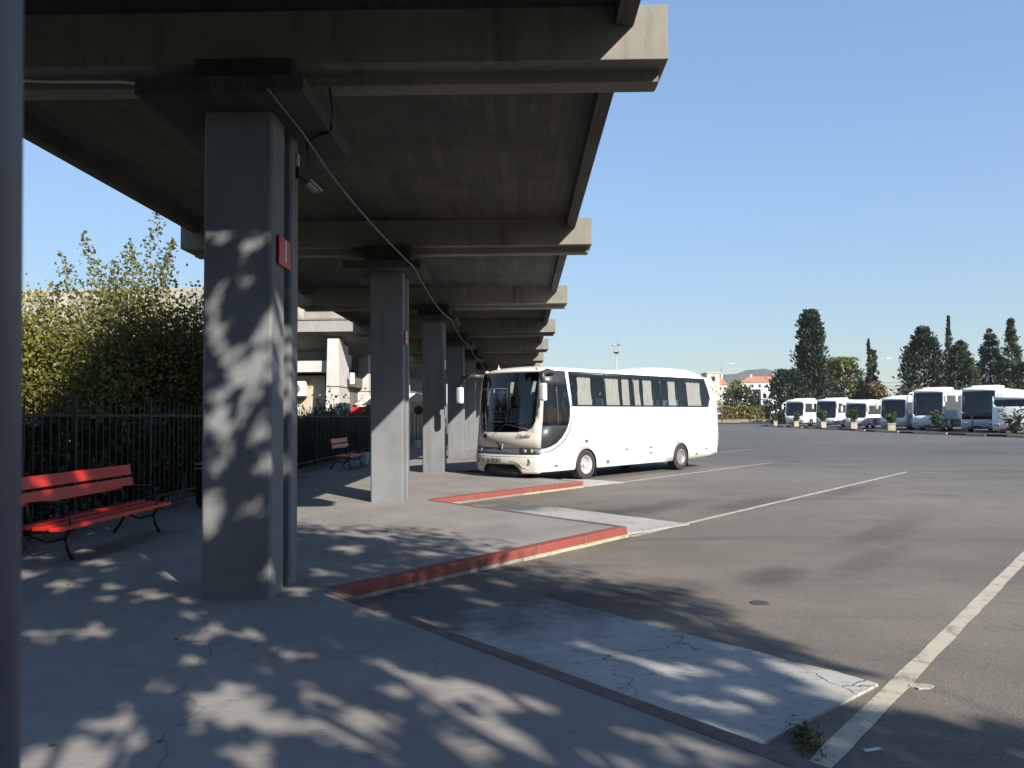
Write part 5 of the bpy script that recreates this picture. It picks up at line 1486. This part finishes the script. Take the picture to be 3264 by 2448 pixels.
# air conditioners, lamp, awning
e = empty('air_conditioner', (-12.3, 42.0, 3.25), 0, 'white air conditioner box on the tan wall behind the front pillar', 'air conditioner')
MB().box(-.55, .45, -.3, .15, -.40, .42, .03).build('case', 'ac_white', e)
MB().lathe([(0, -.325), (.30, -.325), (.31, -.295), (0, -.295)], (-.15, 0, 0), 'y', 20).build('fan_grille', 'seam', e)
MB().box(-.5, .4, -.28, .2, -.5, -.44).build('bracket', 'iron', e)
e = empty('wall_lamp', (-9.72, 42.3, 3.8), 0, 'white box lamp on a bracket beside the flared building column', 'light')
MB().tube([(-.1, 0, 0), (.25, 0, .02)], .03, 6).build('arm', 'galvanised', e); MB().box(.22, .46, -.12, .12, -.28, .34, .02).build('lamp_box', 'ac_white', e)
e = empty('kiosk', (-8.9, 62, -.1), 0, 'cream kiosk with a round green emblem seen between the second and third pillars', 'kiosk')
MB().box(-1.3, 1.3, -1, 1, 0, 2.9).build('wall', 'kiosk_cream', e)
MB().prism([(-1.5, -1.2), (1.5, -1.2), (1.5, 1.2), (-1.5, 1.2)], 2.9, 3.1).build('roof', 'kiosk_cream', e)
MB().add([(-1.5, -1.2, 3.1), (1.5, -1.2, 3.1), (1.5, 1.2, 3.1), (-1.5, 1.2, 3.1), (-.6, 0, 3.7), (.6, 0, 3.7)], [(0, 1, 5, 4), (1, 2, 5), (2, 3, 4, 5), (3, 0, 4)]).build('roof_cap', 'kiosk_cream', e)
MB().lathe([(0, -1.06), (.36, -1.06), (.38, -1.0), (0, -1.0)], (.7, 0, 2.3), 'y', 20).build('emblem', 'fence_green', e)
MB().box(-.5, -.2, -1.03, -.99, .5, 2.8).build('door', 'bus_dark', e)
e = empty('red_awning', (-9.85, 46.2, 0), 0, 'small bright red awning in front of the station building', 'awning')
MB().add([(-.45, -.5, 2.0), (.45, -.5, 2.0), (.45, .4, 2.3), (-.45, .4, 2.3), (-.45, -.5, 1.6), (.45, -.5, 1.6)], [(0, 1, 2, 3), (4, 5, 1, 0)]).build('cloth', 'car_red', e)
MB().tube([(-.43, -.48, 0), (-.43, -.48, 2.0)], .03, 6).build('leg', 'iron', e); MB().tube([(.43, -.48, 0), (.43, -.48, 2.0)], .03, 6).build('leg', 'iron', e)
e = empty('white_parasol', (-9.55, 47.4, 0), 0, 'white parasol top beside the red awning', 'parasol')
MB().tube([(0, 0, 0), (0, 0, 2.95)], .03, 6).build('pole', 'galvanised', e)
MB().lathe([(.95, 2.45), (.6, 2.6), (.25, 2.85), (.03, 3.1), (0, 3.1)], n=8).build('canopy', 'house_white', e)

# ================================================================== SMALL THINGS ON THE GROUND
o = MB().lathe([(0, -K+.008), (.078, -K+.008), (.088, -K+.003), (.088, -K-.01), (0, -K-.01)], n=22).build('manhole_cover', 'manhole_iron'); o.location = (2.19, 7.12, 0); tag(o, 'small round iron cover set in the sunny asphalt', 'manhole cover')
rr = random.Random(5)
poly = [(.075*math.cos(t)*(1+.3*rr.uniform(-1, 1)), .05*math.sin(t)*(1+.25*rr.uniform(-1, 1))) for t in [2*math.pi*i/14 for i in range(14)]]
o = MB().prism(poly, -K+.001, -K+.009).build('paint_splash', 'line_paint'); o.location = (2.53, 4.93, 0); fixn(o); tag(o, 'whitish paint splash on the asphalt beside the near bay line', 'paint patch')
o = MB().lathe([(0, 0), (.03, 0), (.034, .03), (.026, .034), (.024, .008), (0, .008)], n=14).build('bottle_cap', 'sign_white'); o.location = (-1.55, 7.52, -K+.018); o.rotation_euler = (R_(18), R_(20), 0); tag(o, 'white plastic cap lying at the red kerb corner', 'litter')
e = empty('weed_clump', (1.50, 4.15, -K), 0, 'dry green weeds growing at the corner of the cement pad', 'weeds')
q = np.abs(RNG.normal(size=(420, 3)))*np.array([1, 1, .03]); q[:, 0] = RNG.normal(size=420)*.055; q[:, 1] = RNG.normal(size=420)*.10+q[:, 0]*.5; q[:, 2] += .008
link_mesh('foliage', leaf_mesh('foliage', q, .04, .28, up=.5), 'weed', e)
e.scale = (.8, .9, .65)
e = empty('weed_tuft', (1.16, 3.60, -K), 0, 'small weed tuft in the joint at the bottom edge of the pad', 'weeds')
q = RNG.normal(size=(120, 3))*np.array([.05, .06, .015]); q[:, 2] = np.abs(q[:, 2])+.02
link_mesh('foliage', leaf_mesh('foliage', q, .05, .3, up=.7), 'weed', e)
o = MB().box(-.05, .05, -.012, .012, 0, .006).build('paper_scrap', 'paper'); o.location = (1.80, 4.02, -K+.002); o.rotation_euler = (0, 0, .3); tag(o, 'pale scrap of paper among the weeds by the pad', 'litter')

rg = np.random.default_rng(77)
q = np.stack([rg.uniform(-5.5, 1.2, 90), rg.uniform(3.4, 12, 90), np.full(90, .012)], 1); q = q[q[:, 0] < -1.9+.2*(q[:, 1] < 6)]
fl_ = leaf_mesh('fallen_leaves', q, .055, .5, rng=rg)
o = link_mesh('fallen_leaves', fl_, 'leaf_brown'); o['kind'] = 'stuff'; o.scale = (1, 1, .35)
# ================================================================== AIR
hzm = bpy.data.materials.new('haze_air'); hzm.use_nodes = True
ht = hzm.node_tree
for nd in list(ht.nodes):
    if nd.type != 'OUTPUT_MATERIAL': ht.nodes.remove(nd)
pv_ = ht.nodes.new('ShaderNodeVolumePrincipled'); pv_.inputs['Density'].default_value = HAZE
pv_.inputs['Color'].default_value = (.80, .88, 1.0, 1); pv_.inputs['Anisotropy'].default_value = 0.0
ht.links.new(pv_.outputs[0], [n for n in ht.nodes if n.type == 'OUTPUT_MATERIAL'][0].inputs['Volume'])
M['haze'] = hzm
tag(MB().box(-G-60, G+60, -660, G+60, -1.6, 160).build('haze', 'haze'), kind='stuff')
